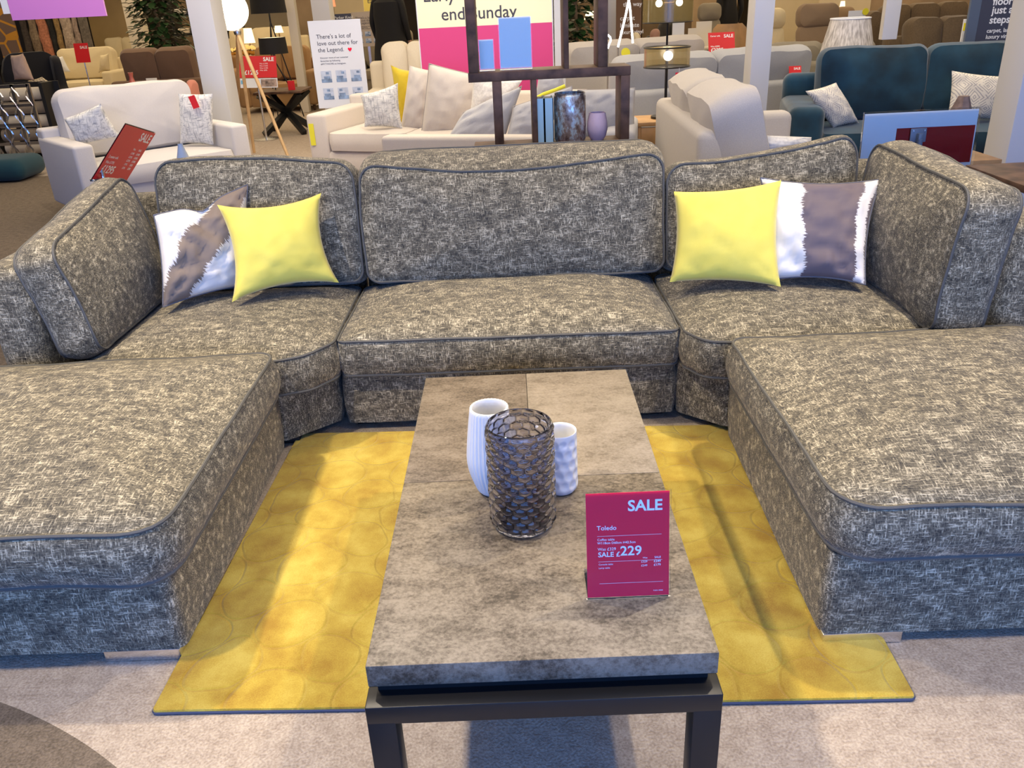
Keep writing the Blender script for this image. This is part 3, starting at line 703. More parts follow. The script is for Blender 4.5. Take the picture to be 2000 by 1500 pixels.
# ---------------------------------------------------------------- tripod globe lamp
def bulb_mat(name, col, s):
    return flat(name, col, .4, emit=col, estr=s)
bulb_mat('globe_glow', (1.0, .93, .74), 1.5); bulb_mat('bulb_glow', (1.0, .85, .55), 12); bulb_mat('tube_glow', (1.0, .98, .95), 3)
gc = aty(447, 20, 8.35); gr = .198
LG = thing('tripod_lamp', 'floor lamp with a round glowing white globe on wooden tripod legs', 'lamp', (gc.x, 8.35, 0))
obj('globe', lathe([(gr*math.sin(math.pi*i/20)+1e-4, gc.z-gr*math.cos(math.pi*i/20)) for i in range(21)], 32, (gc.x, 8.35, 0), capb=False), 'globe_glow', LG)
hub = Vector((gc.x+.05, 8.35, gc.z-gr-.02)); obj('hub', lathe([(.035, 0), (.04, .03), (.03, .06)], 16, hub-Vector((0, 0, .02)), capt=True), 'silver', LG)
for p in (at(497, 301), at(566, 316), at(466, 262)): obj('leg', tube([hub, p+Vector((0, 0, .015))], .020, n=10, taper=.8), 'pale_ash', LG)

# ---------------------------------------------------------------- lamps with black shades on tripods, crossed leg table
flat('shade_black', (.012, .011, .010), .8); flat('shade_lining', (.8, .72, .55), .7, emit=(1, .8, .5), estr=.8)
TX = thing('lamp_table', 'lamp table with a dark top on thick crossed black legs', 'table', (-3.0, 10.2, 0))
tp = aty(553, 177, 10.2)
obj('tabletop', box((tp.x, 10.2, tp.z), (.62, .62, .03), bev=.01), 'walnut', TX)
for sx, sy in ((1, 1), (1, -1)):
    for s in (1,):
        p0, p1 = Vector((tp.x-.26*sx, 10.2-.26*sy, .02)), Vector((tp.x+.26*sx, 10.2+.26*sy, tp.z-.02)); obj('leg', tube([p0, p1], .045, n=4), 'black_metal', TX)
        p0, p1 = Vector((tp.x+.26*sx, 10.2+.26*sy, .02)), Vector((tp.x-.26*sx, 10.2-.26*sy, tp.z-.02)); obj('leg', tube([p0, p1], .045, n=4), 'black_metal', TX)
def shade_lamp(label, px0, px1, pyt, pyb, y, base_z, spread=.16):
    a, b = aty(px0, pyb, y), aty(px1, pyb, y); cx = (a.x+b.x)/2; r = (b.x-a.x)/2; zt, zb = aty((px0+px1)/2, pyt, y).z, aty((px0+px1)/2, pyb, y).z
    t = thing('tripod_lamp', label, 'lamp', (cx, y, base_z))
    s = obj('lamp_shade', lathe([(r, zb), (r*.93, zt)], 36, (cx, y, 0), capb=False), 'shade_black', t)
    obj('shade_lining', lathe([(r-.004, zb+.002), (r*.93-.004, zt-.002)], 36, (cx, y, 0), capb=False), 'shade_lining', s)
    obj('bulb', lathe([(.035*math.sin(math.pi*i/10)+1e-4, (zb+zt)/2-.035*math.cos(math.pi*i/10)) for i in range(11)], 14, (cx, y, 0), capb=False), 'bulb_glow', t)
    obj('stem', tube([(cx, y, zb-.12), (cx, y, (zb+zt)/2)], .012), 'black_metal', t)
    for k in range(3):
        an = 2*math.pi*k/3+.4; obj('leg', tube([(cx, y, zb-.1), (cx+spread*math.cos(an), y+spread*math.sin(an), base_z+.008)], .009), 'black_metal', t)
    return t
shade_lamp('black drum shade tripod lamp standing on the crossed leg table', 508, 563, 73, 105, 10.25, tp.z+.015, .14)
SS2 = couch  # keep name short below
shade_lamp('larger black shade tripod lamp cut by the top of the picture, behind the globe lamp', 491, 560, -14, 26, 11.8, .0, .28)
SP = thing('sign_stand', 'red SALE sign with room photos on a silver round based stand beside the globe lamp', 'sign', (at(523, 271).x, 9.7, 0))
b0 = at(521, 272); obj('base_plate', lathe([(.17, 0), (.17, .01), (.03, .02)], 32, (b0.x, b0.y, 0), capt=True), 'silver', SP)
obj('pole', tube([b0+Vector((0, 0, .01)), Vector((b0.x, b0.y, .62))], .014), 'silver', SP)
A_, B_, C_ = aty(463, 109, b0.y), aty(537, 108, b0.y), aty(470, 172, b0.y); Ms2 = frame(C_, (B_-A_), (0, .25, 1)); ww, hh = (B_-A_).length, (A_-C_).length
obj('sign_card', panel(ww, hh*.68, .004, Ms2, 0, hh*.32), 'red_card', SP, smooth=False)
obj('photo_strip', panel(ww, hh*.30, .004, Ms2), 'card_white', SP, smooth=False)
text_mesh([('SALE', ww*.94, hh*.84, .045, 'RIGHT', .04), ('£1295', .06, hh*.42, .05, 'LEFT', .03)]+[('Was £%d' % v, ww*.55, hh*(.74-.07*i), .016) for i, v in enumerate((1995, 1595, 1295, 695))], Ms2 @ Matrix.Translation((0, 0, .005)), 'lettering', SP, 'white_ink', .0003)
flat('photo_blue', (.20, .28, .42), .5, var=.6, scale=14); flat('photo_brown', (.30, .22, .18), .5, var=.7, scale=20); flat('photo_sky', (.16, .42, .66), .5)
obj('photo', panel(ww*.42, hh*.24, .002, Ms2, ww*.56, hh*.03, .004), 'photo_brown', SP, smooth=False); obj('photo', panel(ww*.10, hh*.12, .002, Ms2, 0.01, hh*.12, .004), 'photo_sky', SP, smooth=False)
q = aty(571, 180, 10.05); props(obj('price_card', box((q.x, 10.05, tp.z+.0155+.055), (.085, .02, .11)), 'red_card', smooth=False), 'small red price card on the crossed leg table', 'sign')

# ---------------------------------------------------------------- the love message board
def love_board(label, TLp, TRp, BLp, y, full=True, y2=None, mat='card_white'):
    t, M, W, Hh = board('message_board', label, 'sign', TLp, TRp, BLp, y, mat, foot='silver', y2=y2)
    Mx_ = M @ Matrix.Translation((0, 0, .001)); k = W/.465
    L = [("There's a lot of", .06*k, Hh*.80, .036*k), ("love out there for", .06*k, Hh*.725, .036*k), ("the Legend.", .06*k, Hh*.65, .036*k),
         ('Discover more of our customer', .07*k, Hh*.575, .014*k), ('favourites by following', .07*k, Hh*.54, .014*k), ('#MYTVHOME on Instagram.', .07*k, Hh*.505, .014*k)]
    text_mesh(L, Mx_, 'lettering', t, 'ink_grey', .0003)
    hb = bmesh.new(); pts = []
    for i in range(24):
        a = 2*math.pi*i/24; pts.append(hb.verts.new(Mx_ @ Vector((.345*k+.0015*k*16*math.sin(a)**3*.75, Hh*.667+.0015*k*.8*(13*math.cos(a)-5*math.cos(2*a)-2*math.cos(3*a)-math.cos(4*a)), .001))))
    f = hb.faces.new(pts); r = bmesh.ops.extrude_face_region(hb, geom=[f]); bmesh.ops.translate(hb, vec=M.to_3x3() @ Vector((0, 0, .001)), verts=[v for v in r['geom'] if isinstance(v, bmesh.types.BMVert)])
    obj('heart', hb, 'magenta_card', t, smooth=False)
    for r_ in range(2):
        for c in range(3):
            k = W/.52; x0, y0 = (.065+.15*c)*k, Hh*(.30-.20*r_); pw, ph = .105*k, Hh*.135
            p = obj('photo', panel(pw, ph, .001, M, x0, y0, .0005), 'photo_pale', t, smooth=False)
            # each little room picture: sofa, wall picture, rug
            rr = random.Random(r_*3+c); bm = bmesh.new()
            bx(bm, (x0+pw*.5, y0+ph*.16, .002), (pw, ph*.30, .0008), M); bx(bm, (x0+pw*rr.uniform(.35, .6), y0+ph*.42, .0025), (pw*.6, ph*.24, .001), M)
            bx(bm, (x0+pw*rr.uniform(.25, .75), y0+ph*.8, .0025), (pw*.3, ph*.2, .001), M); obj('picture', bm, 'photo_blue', p, smooth=False)
flat('photo_pale', (.50, .56, .68), .5, var=.15, scale=20)
love_board("white board reading There's a lot of love out there, with six room photos", (600, 41), (703, 37), (625, 212), 7.9)
fabric('board_beige', (.50, .43, .36)); 
love_board('smaller beige love message board far behind the white one, beside the person in black', (685, 24), (741, 22), (692, 92), 13.2, mat='board_beige')

# ---------------------------------------------------------------- cream corner sofa behind the middle
CS = thing('corner_sofa', 'cream corner sofa piled with cushions behind the middle of the dark sofa', 'sofa', (-.5, 6.3, 0))
rzc = R(-18); Mc = Matrix.Translation((-1.86, 6.70, 0)) @ Matrix.Rotation(rzc, 4, 'Z')      # origin at the left arm's front corner, +x along the seat, +y back
fabric('linen_pale', (.62, .56, .50), var=.08)
def CB(name, c, s, bev=.03, mat='linen_pale'): return obj(name, box(c, s, Mc, bev=bev, seg=3), mat, CS)
CB('arm', (.10, .45, .35), (.20, .92, .50)); CB('base', (1.27, .42, .18), (2.36, .84, .18)); CB('back', (1.20, .93, .40), (2.4, .18, .56)); 
CB('base', (2.05, -.62, .18), (1.0, 1.2, .18)); CB('back', (2.53, -.10, .38), (.16, 1.7, .56)); CB('back', (2.0, -1.28, .36), (1.20, .14, .50))
for (x, y, w_, d_, sd) in ((.21, -.02, .75, .86, 1), (.97, -.02, .75, .86, 2), (1.73, -.02, .71, .86, 3), (1.56, -1.18, .88, 1.14, 4)):
    bm, a, b = slab(rounded(rect(w_, d_, .06, x, y), .06), .15, cf=.035, wob=.006, M=Mc @ Matrix.Translation((0, 0, .28)), seed=sd, rings=6); obj('seat_cushion', bm, 'linen_pale', CS)
tagp = aty(606, 258, 6.69); obj('price_tag', box((tagp.x, 6.68, tagp.z-.02), (.045, .004, .19), bev=0), 'yellow_tag', CS) if 'yellow_tag' in MATS else None
def cpart(name, pts, y, mat, seed, thick=.2, pinch=.02, parent=None, pip=None): 
    bm, rim = pillow_mesh(*quad(pts, y), thick=thick, pinch=pinch, n=20, seed=seed, wr=.01); o = obj(name, bm, mat, parent, angle=80)
    if pip: obj('piping', tube(rim, .004, True, 5), pip, o)
    return o
fabric('linen_seam', (.40, .36, .33)); fabric('linen_storm', (.40, .40, .43), var=.1)
flat('yellow_tag', (.75, .68, .03), .5)
obj('price_tag', box((tagp.x+.02, 6.665, tagp.z-.02), (.045, .006, .19)), 'yellow_tag', CS)
cpart('back_cushion', [(800, 128), (855, 140), (832, 258), (782, 255)], 6.75, 'linen_pale', 31, .2, parent=CS)
cpart('back_cushion', [(838, 124), (945, 150), (925, 262), (822, 268)], 6.45, 'linen_pale', 32, .24, parent=CS, pip='linen_seam')
cpart('back_cushion', [(905, 220, .15), (1019, 168, .15), (984, 275), (856, 300)], 5.15, 'linen_storm', 33, .22, parent=CS, pip='linen_seam')
cpart('back_cushion', [(1003, 208, .1), (1117, 168, .1), (1125, 270), (985, 285)], 5.1, 'linen_storm', 34, .22, parent=CS, pip='linen_seam')
cpart('back_cushion', [(1128, 176, .1), (1240, 172, .1), (1238, 262), (1126, 272)], 5.1, 'linen_storm', 35, .24, parent=CS, pip='linen_seam')
obj('arm', box((.80, 5.15, .35), (.22, .8, .50), Matrix.Translation((.80, 5.15, 0)) @ Matrix.Rotation(R(-10), 4, 'Z') @ Matrix.Translation((-.80, -5.15, 0)), bev=.04, seg=3), 'linen_storm', CS)
pillow('white speckled cushion propped on the left arm of the cream corner sofa', quad([(704, 186), (777, 162), (786, 251), (712, 248)], 6.6), 'speckle', thick=.13, seed=41, n=18)
velvet('mustard_velvet', (.55, .40, .02), (.62, .46, .03))
pillow('mustard yellow cushion standing behind the speckled one on the cream corner sofa', quad([(763, 127), (814, 138), (808, 245), (778, 245)], 6.98), 'mustard_velvet', thick=.14, seed=42, n=16)
pillow('white knitted cushion between big cream cushions on the corner sofa', quad([(922, 148), (1020, 157), (1000, 205), (915, 236)], 6.1), 'white_knit', thick=.14, seed=43, n=18)
pillow('grey cushion with yellow underside behind the right end of the corner sofa', quad([(1052, 146), (1098, 142), (1110, 186), (1040, 205)], 6.0), 'linen_storm', thick=.15, seed=44, n=16)
obj('hem', tube(quad([(1040, 196), (1062, 184), (1085, 176), (1104, 168)], 5.3), .014), 'yellow_tag', CS)

# ---------------------------------------------------------------- pink and cream sale banner
BN, Mb, Wb, Hb = board('sale_banner', 'large pink and cream sale banner behind the dark wooden shelf', 'sign', (806, -60), (1078, -66), (814, 240), 7.6, 'card_white', .03, foot='silver')
split = aty(940, 50, 7.6).z-Mb.translation.z
flat('banner_pink', srgb(214, 70, 130), .5); flat('banner_cream', srgb(250, 246, 205), .5)
obj('pink_panel', panel(Wb-.02, split-.01, .003, Mb, .01, .01, .0), 'banner_pink', BN, smooth=False)
obj('cream_panel', panel(Wb-.02, Hb-split-.01, .003, Mb, .01, split, .0), 'banner_cream', BN, smooth=False)
tx = lambda px_, py_: (Mb.inverted() @ aty(px_, py_, 7.6))
e1, e2 = tx(862, 40), tx(826, 4)
text_mesh([('end Sunday', e1.x, e1.y, .115, 'LEFT', .01), ('Early', e2.x, e2.y, .115, 'LEFT', .01)], Mb @ Matrix.Translation((0, 0, .0035)), 'lettering', BN, 'ink_grey', .0004)
obj('side_post', panel(.10, Hb+.2, .05, Mb, Wb+.01, -.1, -.03), 'white_paint', BN, smooth=False)

# ---------------------------------------------------------------- dark wooden shelf unit with things on it
YS = 3.25
SH = thing('shelf_unit', 'dark walnut open shelf unit of offset square frames behind the middle sofa cushion', 'shelf', (aty(1070, 285, YS).x, YS, 0))
DS = .22
def vx(px_, py_): return aty(px_, py_, YS)
z_mid = vx(1075, 145).z; z_low = vx(1050, 284).z
def plank(name, x0, x1, z0, z1): return obj(name, box(((x0+x1)/2, YS+DS/2, (z0+z1)/2), (x1-x0, DS, z1-z0), bev=.002), 'walnut', SH)
xa, xb = vx(914, 145).x, vx(1232, 135).x
plank('shelf_board', xa, xb, z_mid-.022, z_mid+.022)
xu0, xu1, xu2 = vx(914, 120).x, vx(1101, 100).x, vx(1168, 90).x
plank('upright', xu0, xu0+.048, z_mid+.022, 1.85); plank('upright', xu1, xu1+.025, z_mid+.022, 1.85); plank('upright', xu2, xu2+.048, z_mid+.022, 1.85); plank('shelf_board', xu0, xu2+.048, 1.85, 1.895)
xl0, xl1, xl2 = vx(965, 240).x, vx(1040, 240).x, vx(1212, 240).x
plank('upright', xl0, xl0+.045, z_low, z_mid-.022); plank('upright', xl1, xl1+.027, z_low, z_mid-.022); plank('upright', xl2, xl2+.045, z_low, z_mid-.022)
plank('shelf_board', vx(925, 290).x, vx(1232, 285).x, z_low-.04, z_low); 
for x in (vx(925, 290).x, vx(1232, 285).x-.045): plank('upright', x, x+.045, .0, z_low-.04)
plank('shelf_board', vx(925, 290).x+.045, vx(1232, 285).x-.045, .30, .34)
zt = z_mid+.0225
def holder(label, p0, p1, pt, t=.006):
    x0, x1, h = vx(*p0).x, vx(*p1).x, vx(*pt).z-zt
    o = thing('acrylic_frame', label, 'sign holder', ((x0+x1)/2, YS+.09, zt))
    obj('paper', box(((x0+x1)/2, YS+.09, zt+h/2+.004), (x1-x0-.008, .0015, h-.012)), 'paper_blue', o, smooth=False)
    obj('acrylic_stand', boxes([(((x0+x1)/2, YS+.087, zt+h/2), (x1-x0, .002, h)), (((x0+x1)/2, YS+.093, zt+h/2), (x1-x0, .002, h)), (((x0+x1)/2, YS+.10, zt+.0015), (x1-x0, .07, .003))]), 'acrylic', o, smooth=False)
flat('paper_blue', (.80, .78, .70), .45)
holder('small blank back of an acrylic price frame on the upper shelf', (935, 128), (966, 128), (950, 78))
holder('large blank back of an acrylic price frame on the upper shelf', (976, 130), (1041, 128), (1008, 33))
flat('book_blue', (.36, .55, .62), .6); flat('page_white', (.8, .78, .72), .7)
for i, (p0, p1) in enumerate(((1047, 1064), (1064, 1082))):
    x0, x1 = vx(p0, 240).x, vx(p1, 240).x-.001; hb_ = vx(1065, 193).z-z_low
    t = thing('book', ('leftmost' if i == 0 else 'right hand')+' of two tall pale blue books in the lower shelf opening', 'book', ((x0+x1)/2, YS+.1, z_low), group='blue books in the shelf unit')
    obj('cover', boxes([((x0+.002, YS+.09, z_low+hb_/2+.001), (.004, .16, hb_)), ((x1-.002, YS+.09, z_low+hb_/2+.001), (.004, .16, hb_)), (((x0+x1)/2, YS+.012, z_low+hb_/2+.001), (x1-x0, .004, hb_))]), 'book_blue', t, smooth=False)
    obj('pages', box(((x0+x1)/2, YS+.09, z_low+hb_/2), (x1-x0-.008, .15, hb_-.008)), 'page_white', t, smooth=False)
def mercury():
    m, N, L, b = new_mat('mercury_glass'); tc = N.new('ShaderNodeTexCoord').outputs['Object']
    s = noise_out(N, L, tc, 30, 6, (1, 1, .6), .75); L.new(ramp(N, L, s, [(.36, (.16, .10, .075)), (.50, (.45, .33, .25)), (.60, (.72, .82, .80))]), b.inputs['Base Color'])
    b.inputs['Metallic'].default_value = .6; b.inputs['Roughness'].default_value = .4
mercury()
vc = vx(1117, 280); r_ = (vx(1148, 240).x-vx(1085, 240).x)/2; hv = vx(1116, 185).z-z_low
props(obj('jar_vase', lathe([(r_*.9, .0), (r_, .012), (r_, hv*.93), (r_*.94, hv*.97), (r_*.97, hv), (r_*.92, hv), (r_*.9, hv*.9), (r_*.9, .02), (.001, .015)], 48, (vx(1116, 240).x, YS+.10, z_low+.001)), 'mercury_glass'), 'mottled metallic glass jar on the lower shelf between books and pink cup', 'vase')
flat('lilac_ceramic', (.62, .45, .50), .5, bump=.3, scale=120)
r_ = (vx(1191, 250).x-vx(1150, 250).x)/2; hv = vx(1170, 224).z-z_low
props(obj('tumbler', lathe([(r_*.6, 0), (r_*.85, hv*.15), (r_, hv*.4), (r_*.97, hv*.65), (r_*.8, hv*.97), (r_*.78, hv), (r_*.72, hv), (r_*.8, hv*.7), (r_*.8, hv*.4), (.001, hv*.1)], 36, (vx(1170, 250).x, YS+.09, z_low+.001)), 'lilac_ceramic'), 'small lilac tumbler at the right end of the lower shelf', 'cup')

# ---------------------------------------------------------------- beige sofa seen from behind its low back (faces right)
couch('beige sofa facing right with puffy back cushions, seen from behind its low back', (1.50, 4.35, 0), R(88), 1.75, .95, 'linen_beige', top=.93, arm_w=.18, arm_h=.64, n=2, ct=.26, frame_h=.74, lean=.28, cushion_h=.46, bev=.05, arms=(0, 1))
pillow('long cream cushion lying along the beige sofa behind the right back cushion', quad([(1452, 262), (1585, 268), (1590, 292), (1440, 300)], 3.6), 'white_knit', thick=.12, seed=51, n=16, pinch=.03)
pillow('patterned cushion corner poking up above the beige sofa', quad([(1392, 210), (1412, 181), (1432, 206), (1420, 250)], 4.6), 'white_knit', thick=.10, seed=52, n=14, pinch=.04)
# side table and smoked drum lamp
YD = 5.6
dt = aty(1300, 235, YD)
OT = thing('side_table', 'small oak side table under the smoked glass lamp', 'table', (1.15, YD, 0))
zt_ = aty(1250, 222, YD).z
obj('tabletop', box((1.15, YD, .55), (.42, .42, .03), bev=.004), 'oak', OT); obj('drawer', box((1.15, YD-.19, .46), (.34, .03, .13), bev=.004), 'oak', OT)
for x in (.965, 1.335):
    for y in (-.18, .18): obj('leg', box((x, YD+y, .268), (.035, .035, .534), bev=.003), 'oak', OT)
m, N, L, b = new_mat('smoked_shade'); b.inputs['Base Color'].default_value = (.20, .15, .06, 1); b.inputs['Alpha'].default_value = .72; b.inputs['Roughness'].default_value = .15
def drum_lamp(label, px0, px1, pyt, pyb, y, z0, tag=True, pole=True):
    a, b_ = aty(px0, pyb, y), aty(px1, pyb, y); cx, r = (a.x+b_.x)/2, (b_.x-a.x)/2; zt, zb = aty((px0+px1)/2, pyt, y).z, aty((px0+px1)/2, pyb, y).z
    t = thing('drum_lamp', label, 'lamp', (cx, y, z0))
    sh = obj('lamp_shade', lathe([(r, zb), (r, zt)], 48, (cx, y, 0), capb=False), 'smoked_shade', t)
    for z in (zb, zt): obj('shade_ring', tube([(cx+r*math.cos(i*math.pi/18), y+r*math.sin(i*math.pi/18), z) for i in range(36)], .006, True, 6), 'black_metal', sh)
    obj('pole', tube([(cx, y, z0+.02), (cx, y, zt-.02)], .011), 'black_metal', t)
    obj('base_plate', lathe([(.11, 0), (.11, .015), (.012, .022)], 32, (cx, y, z0+.001), capt=True), 'black_metal', t)
    zc = (zt+zb)/2+.01
    for k, (dx_, dy_) in enumerate(((-.0, -.05),) if tag else ((-.10, -.03), (.12, .03))):
        hd = obj('bulb_holder', tube([(cx, y, zc), (cx+dx_*.5, y+dy_*.5, zc)], .012), 'brass', t)
        obj('bulb', lathe([(.036*math.sin(math.pi*i/12)+1e-4, -.036*math.cos(math.pi*i/12)) for i in range(13)], 16, (cx+dx_, y+dy_, zc), capb=False), 'bulb_glow', t)
    if tag:
        g = aty(1326, 152, y-r); obj('price_tag', box((g.x, y-r-.004, g.z-.01), (.055, .002, .095)), 'magenta_card', t, smooth=False); obj('tag_string', tube([(g.x, y-r-.004, g.z+.04), (g.x, y-r-.002, zb)], .0012), 'white_ink', t)
    return t, cx, zc
_, lx, lz = drum_lamp('table lamp with a smoked brown drum shade and bright bulb on the oak side table', 1258, 1346, 92, 130, YD, .566)
_, lx2, lz2 = drum_lamp('upper smoked drum shade lamp with two bulbs, cut by the top of the picture', 1256, 1352, -28, 43, 8.2, .0, tag=False)

# ---------------------------------------------------------------- grey sofas seen from behind
couch('long mid grey sofa seen from behind, crossing behind the slim white column', (1.84, 7.35, 0), R(180+14), 2.35, .95, 'linen_grey', top=.93, arm_w=.2, arm_h=.62, n=2, ct=.24, frame_h=.64, cushion_h=.42)
couch('beige sofa with a yellow tag just beyond the mid grey sofa', (1.35, 9.2, 0), R(200), 2.1, .95, 'linen_beige', top=.98, arm_h=.6, n=2, ct=.25, frame_h=.75)
couch('light olive grey sofa with a red SALE card beyond the teal sofa', (3.55, 8.95, 0), R(160), 1.5, .95, 'olive_grey', top=.88, arm_h=.6, n=2)
q0 = aty(1222, 103, 8.55); props(obj('paper_tag', lathe([(.05, 0), (.05, .004)], 20, (0, 0, 0), capt=True), 'yellow_tag'), 'round yellow tag on the beige sofa beyond the grey one', 'tag')
tg = bpy.data.objects['paper_tag']; tg.rotation_euler = (R(75), R(30), 0); tg.location = q0
def small_sign(label, pts, y, lines, mat='red_card', leanb=.35, legz=None):
    TL, TR, BL = quad(pts, y); M = frame(BL, Vector(((TR-TL).x, (TR-TL).y, 0)), TL-BL+Vector((0, leanb*(TL-BL).length, 0))); w_, h_ = (TR-TL).length, (TL-BL).length
    t = thing('price_sign', label, 'sign', (BL.x+w_/2, y, legz if legz is not None else 0)); obj('sign_card', panel(w_, h_, .003, M), mat, t, smooth=False)
    text_mesh([(s, u*w_, v*h_, hh_*h_, al, .03) for s, u, v, hh_, al in lines], M @ Matrix.Translation((0, 0, .0032)), 'lettering', t, 'white_ink', .0003)
    z0 = legz if legz is not None else 0
    obj('stand', tube([(BL.x+w_/2, y+.02, z0+.005), (BL.x+w_/2, y+.02, BL.z+.02)], .008), 'silver', t); return t
small_sign('red SALE £2395 sign standing beyond the grey sofa beside the white column', [(1367, 68), (1419, 65), (1384, 105)], 8.6, [('SALE', .95, .74, .16, 'RIGHT'), ('£2395', .08, .08, .18, 'LEFT'), ('Was £2995', .08, .3, .07, 'LEFT'), ('Corner sofa', .08, .8, .07, 'LEFT')])
small_sign('small red SALE card leaning on the olive grey sofa', [(1541, 129), (1565, 128), (1541, 152)], 7.1, [('SALE', .92, .68, .2, 'RIGHT')])

# ---------------------------------------------------------------- teal velvet sofa
pN = Vector((2.10, 5.42, 0)); rN = R(-13); Wn = 2.15; axn = Vector((math.cos(rN), math.sin(rN), 0)); frn = Vector((math.sin(rN), -math.cos(rN), 0))
couch('dark teal velvet two seater sofa with two patterned cushions at right', pN+axn*Wn/2-frn*.5, rN, Wn, 1.0, 'teal_velvet', top=.97, arm_w=.27, arm_h=.62, n=2, ct=.24, bev=.07)
def diamonds():
    m, N, L, b = new_mat('diamond_print'); uv = N.new('ShaderNodeUVMap').outputs[0]; sp = N.new('ShaderNodeSeparateXYZ'); L.new(uv, sp.inputs[0])
    def tri(v, k):
        f = mathn(N, L, 'FRACT', mathn(N, L, 'MULTIPLY', v, k)); return mathn(N, L, 'ABSOLUTE', mathn(N, L, 'SUBTRACT', f, .5))
    s = mathn(N, L, 'ADD', tri(sp.outputs[0], 2.6), tri(sp.outputs[1], 2.2)); ln = tri(s, 7.0)
    cr = mathn(N, L, 'LESS_THAN', ln, .17)
    nz = noise_out(N, L, uv, 9, 2); cr = mathn(N, L, 'MULTIPLY', cr, mathn(N, L, 'GREATER_THAN', nz, .42))
    mx = N.new('ShaderNodeMix'); mx.data_type = 'RGBA'; L.new(cr, mx.inputs['Factor']); mx.inputs[6].default_value = (.72, .67, .58, 1); mx.inputs[7].default_value = (.38, .36, .36, 1); L.new(mx.outputs[2], b.inputs['Base Color']); b.inputs['Roughness'].default_value = .8
diamonds()
pillow('diamond patterned cream cushion leaning on the left arm of the teal sofa', quad([(1573, 178), (1633, 161, .1), (1678, 240, .05), (1628, 251)], 5.55), 'diamond_print', thick=.14, seed=61, n=18, pinch=.05)
pillow('diamond patterned cream cushion at the right side of the teal sofa', quad([(1859, 138, .1), (1968, 150, .1), (1955, 235), (1850, 232)], 5.35), 'diamond_print', thick=.15, seed=62, n=18, pinch=.05)
# pleated lamp behind it
def pleat():
    m, N, L, b = new_mat('pleated_silk'); tc = N.new('ShaderNodeTexCoord').outputs['Object']; s = noise_out(N, L, tc, 1, 2, (60, 60, 2.5))
    L.new(ramp(N, L, s, [(.35, (.34, .31, .29)), (.65, (.68, .64, .61))]), b.inputs['Base Color']); b.inputs['Roughness'].default_value = .6
pleat()
yl = 7.6; a, b_ = aty(1601, 110, yl), aty(1704, 110, yl); cx, rb = (a.x+b_.x)/2, (b_.x-a.x)/2; zb, zt = aty(1652, 112, yl).z, aty(1657, 36, yl).z
PL = thing('table_lamp', 'table lamp with a pleated silver grey tapered shade behind the teal sofa', 'lamp', (cx, yl, .5))
obj('lamp_shade', lathe([(rb, zb), (rb*.70, zt)], 160, (cx, yl, 0), lambda r, z, an, i: (r*(1+.012*math.sin(80*an)), z), capb=False), 'pleated_silk', PL)
obj('shade_trim', tube([(cx+rb*math.cos(i*math.pi/20), yl+rb*math.sin(i*math.pi/20), zb) for i in range(40)], .008, True, 6), 'card_white', PL)
obj('shade_trim', tube([(cx+rb*.7*math.cos(i*math.pi/20), yl+rb*.7*math.sin(i*math.pi/20), zt) for i in range(40)], .008, True, 6), 'card_white', PL)
obj('lamp_base', lathe([(.09, .502), (.09, .52), (.03, .55), (.06, .62), (.07, .68), (.02, .76), (.012, zb+.1)], 28, (cx, yl, 0), capt=True), 'silver', PL)
LT = thing('side_table', 'round side table carrying the pleated shade lamp behind the teal sofa', 'table', (cx, yl, 0)); obj('tabletop', lathe([(.26, .47), (.26, .50)], 32, (cx, yl, 0), capt=True), 'oak', LT); obj('leg', lathe([(.16, 0), (.03, .03), (.03, .47)], 20, (cx, yl, 0)), 'oak', LT)

# ---------------------------------------------------------------- foreground sign with the clamp, at right behind the dark sofa
yf = 3.05
TLf, TRf = aty(1690, 221, yf), aty(1913, 236, yf); Mf = frame(Vector((TLf.x, yf, TLf.z-.30)), (1, 0, -.0), (0, 0.05, 1)); wf = TRf.x-TLf.x; zf0 = TLf.z-.30
SF = thing('sign_stand', 'back of a landscape sign stand with a red sheet and grey clamp at the right', 'sign', (TLf.x+wf/2, yf+.08, 0))
obj('sign_card', panel(wf, .295, .003, Mf), 'paper_sky', SF, smooth=False) if 'paper_sky' in MATS else None
flat('paper_sky', (.72, .72, .68), .3); obj('paper', panel(wf-.01, .29, .002, Mf, .005, .004), 'paper_sky', SF, smooth=False)
flat('deep_red', (.32, .010, .006), .4, spec=.15)
rx0 = aty(1753, 253, yf).x-TLf.x; obj('red_sheet', panel(wf-rx0-.012, .175, .002, Mf, rx0, .045, .003), 'deep_red', SF, smooth=False)
obj('acrylic_stand', boxes([((wf/2, .15, .0085), (wf+.006, .304, .002)), ((wf/2, .15, -.002), (wf+.006, .304, .002)), ((wf/2, .301, .003), (wf+.006, .003, .012)), ((-.001, .15, .003), (.003, .304, .012))], Mf), 'acrylic', SF, smooth=False)
flat('clamp_grey', (.10, .13, .19), .4)
cx_ = aty(1793, 260, yf).x-TLf.x; cl = obj('clamp', boxes([((cx_, .185, .014), (.078, .066, .008)), ((cx_, .17, .03), (.02, .05, .03))], Mf, bev=.004), 'clamp_grey', SF); obj('screw', boxes([((cx_+d, .207, .019), (.005, .008, .003)) for d in (-.027, .027)], Mf), 'silver', cl)
obj('pole', tube([(TLf.x+cx_, yf-.035, .02), (TLf.x+cx_, yf-.035, zf0+.17)], .012), 'clamp_grey', SF); obj('base_plate', box((TLf.x+cx_, yf-.02, .01), (.3, .25, .02), bev=.004), 'clamp_grey', SF)
OT2 = thing('side_table', 'oak side table at the right behind the red backed sign', 'table', (2.42, 3.75, 0))
q = aty(1912, 300, 3.6); q.x -= .09; obj('tabletop', box((q.x-.08, 3.70, .52), (.5, .4, .035), bev=.004), 'oak', OT2)
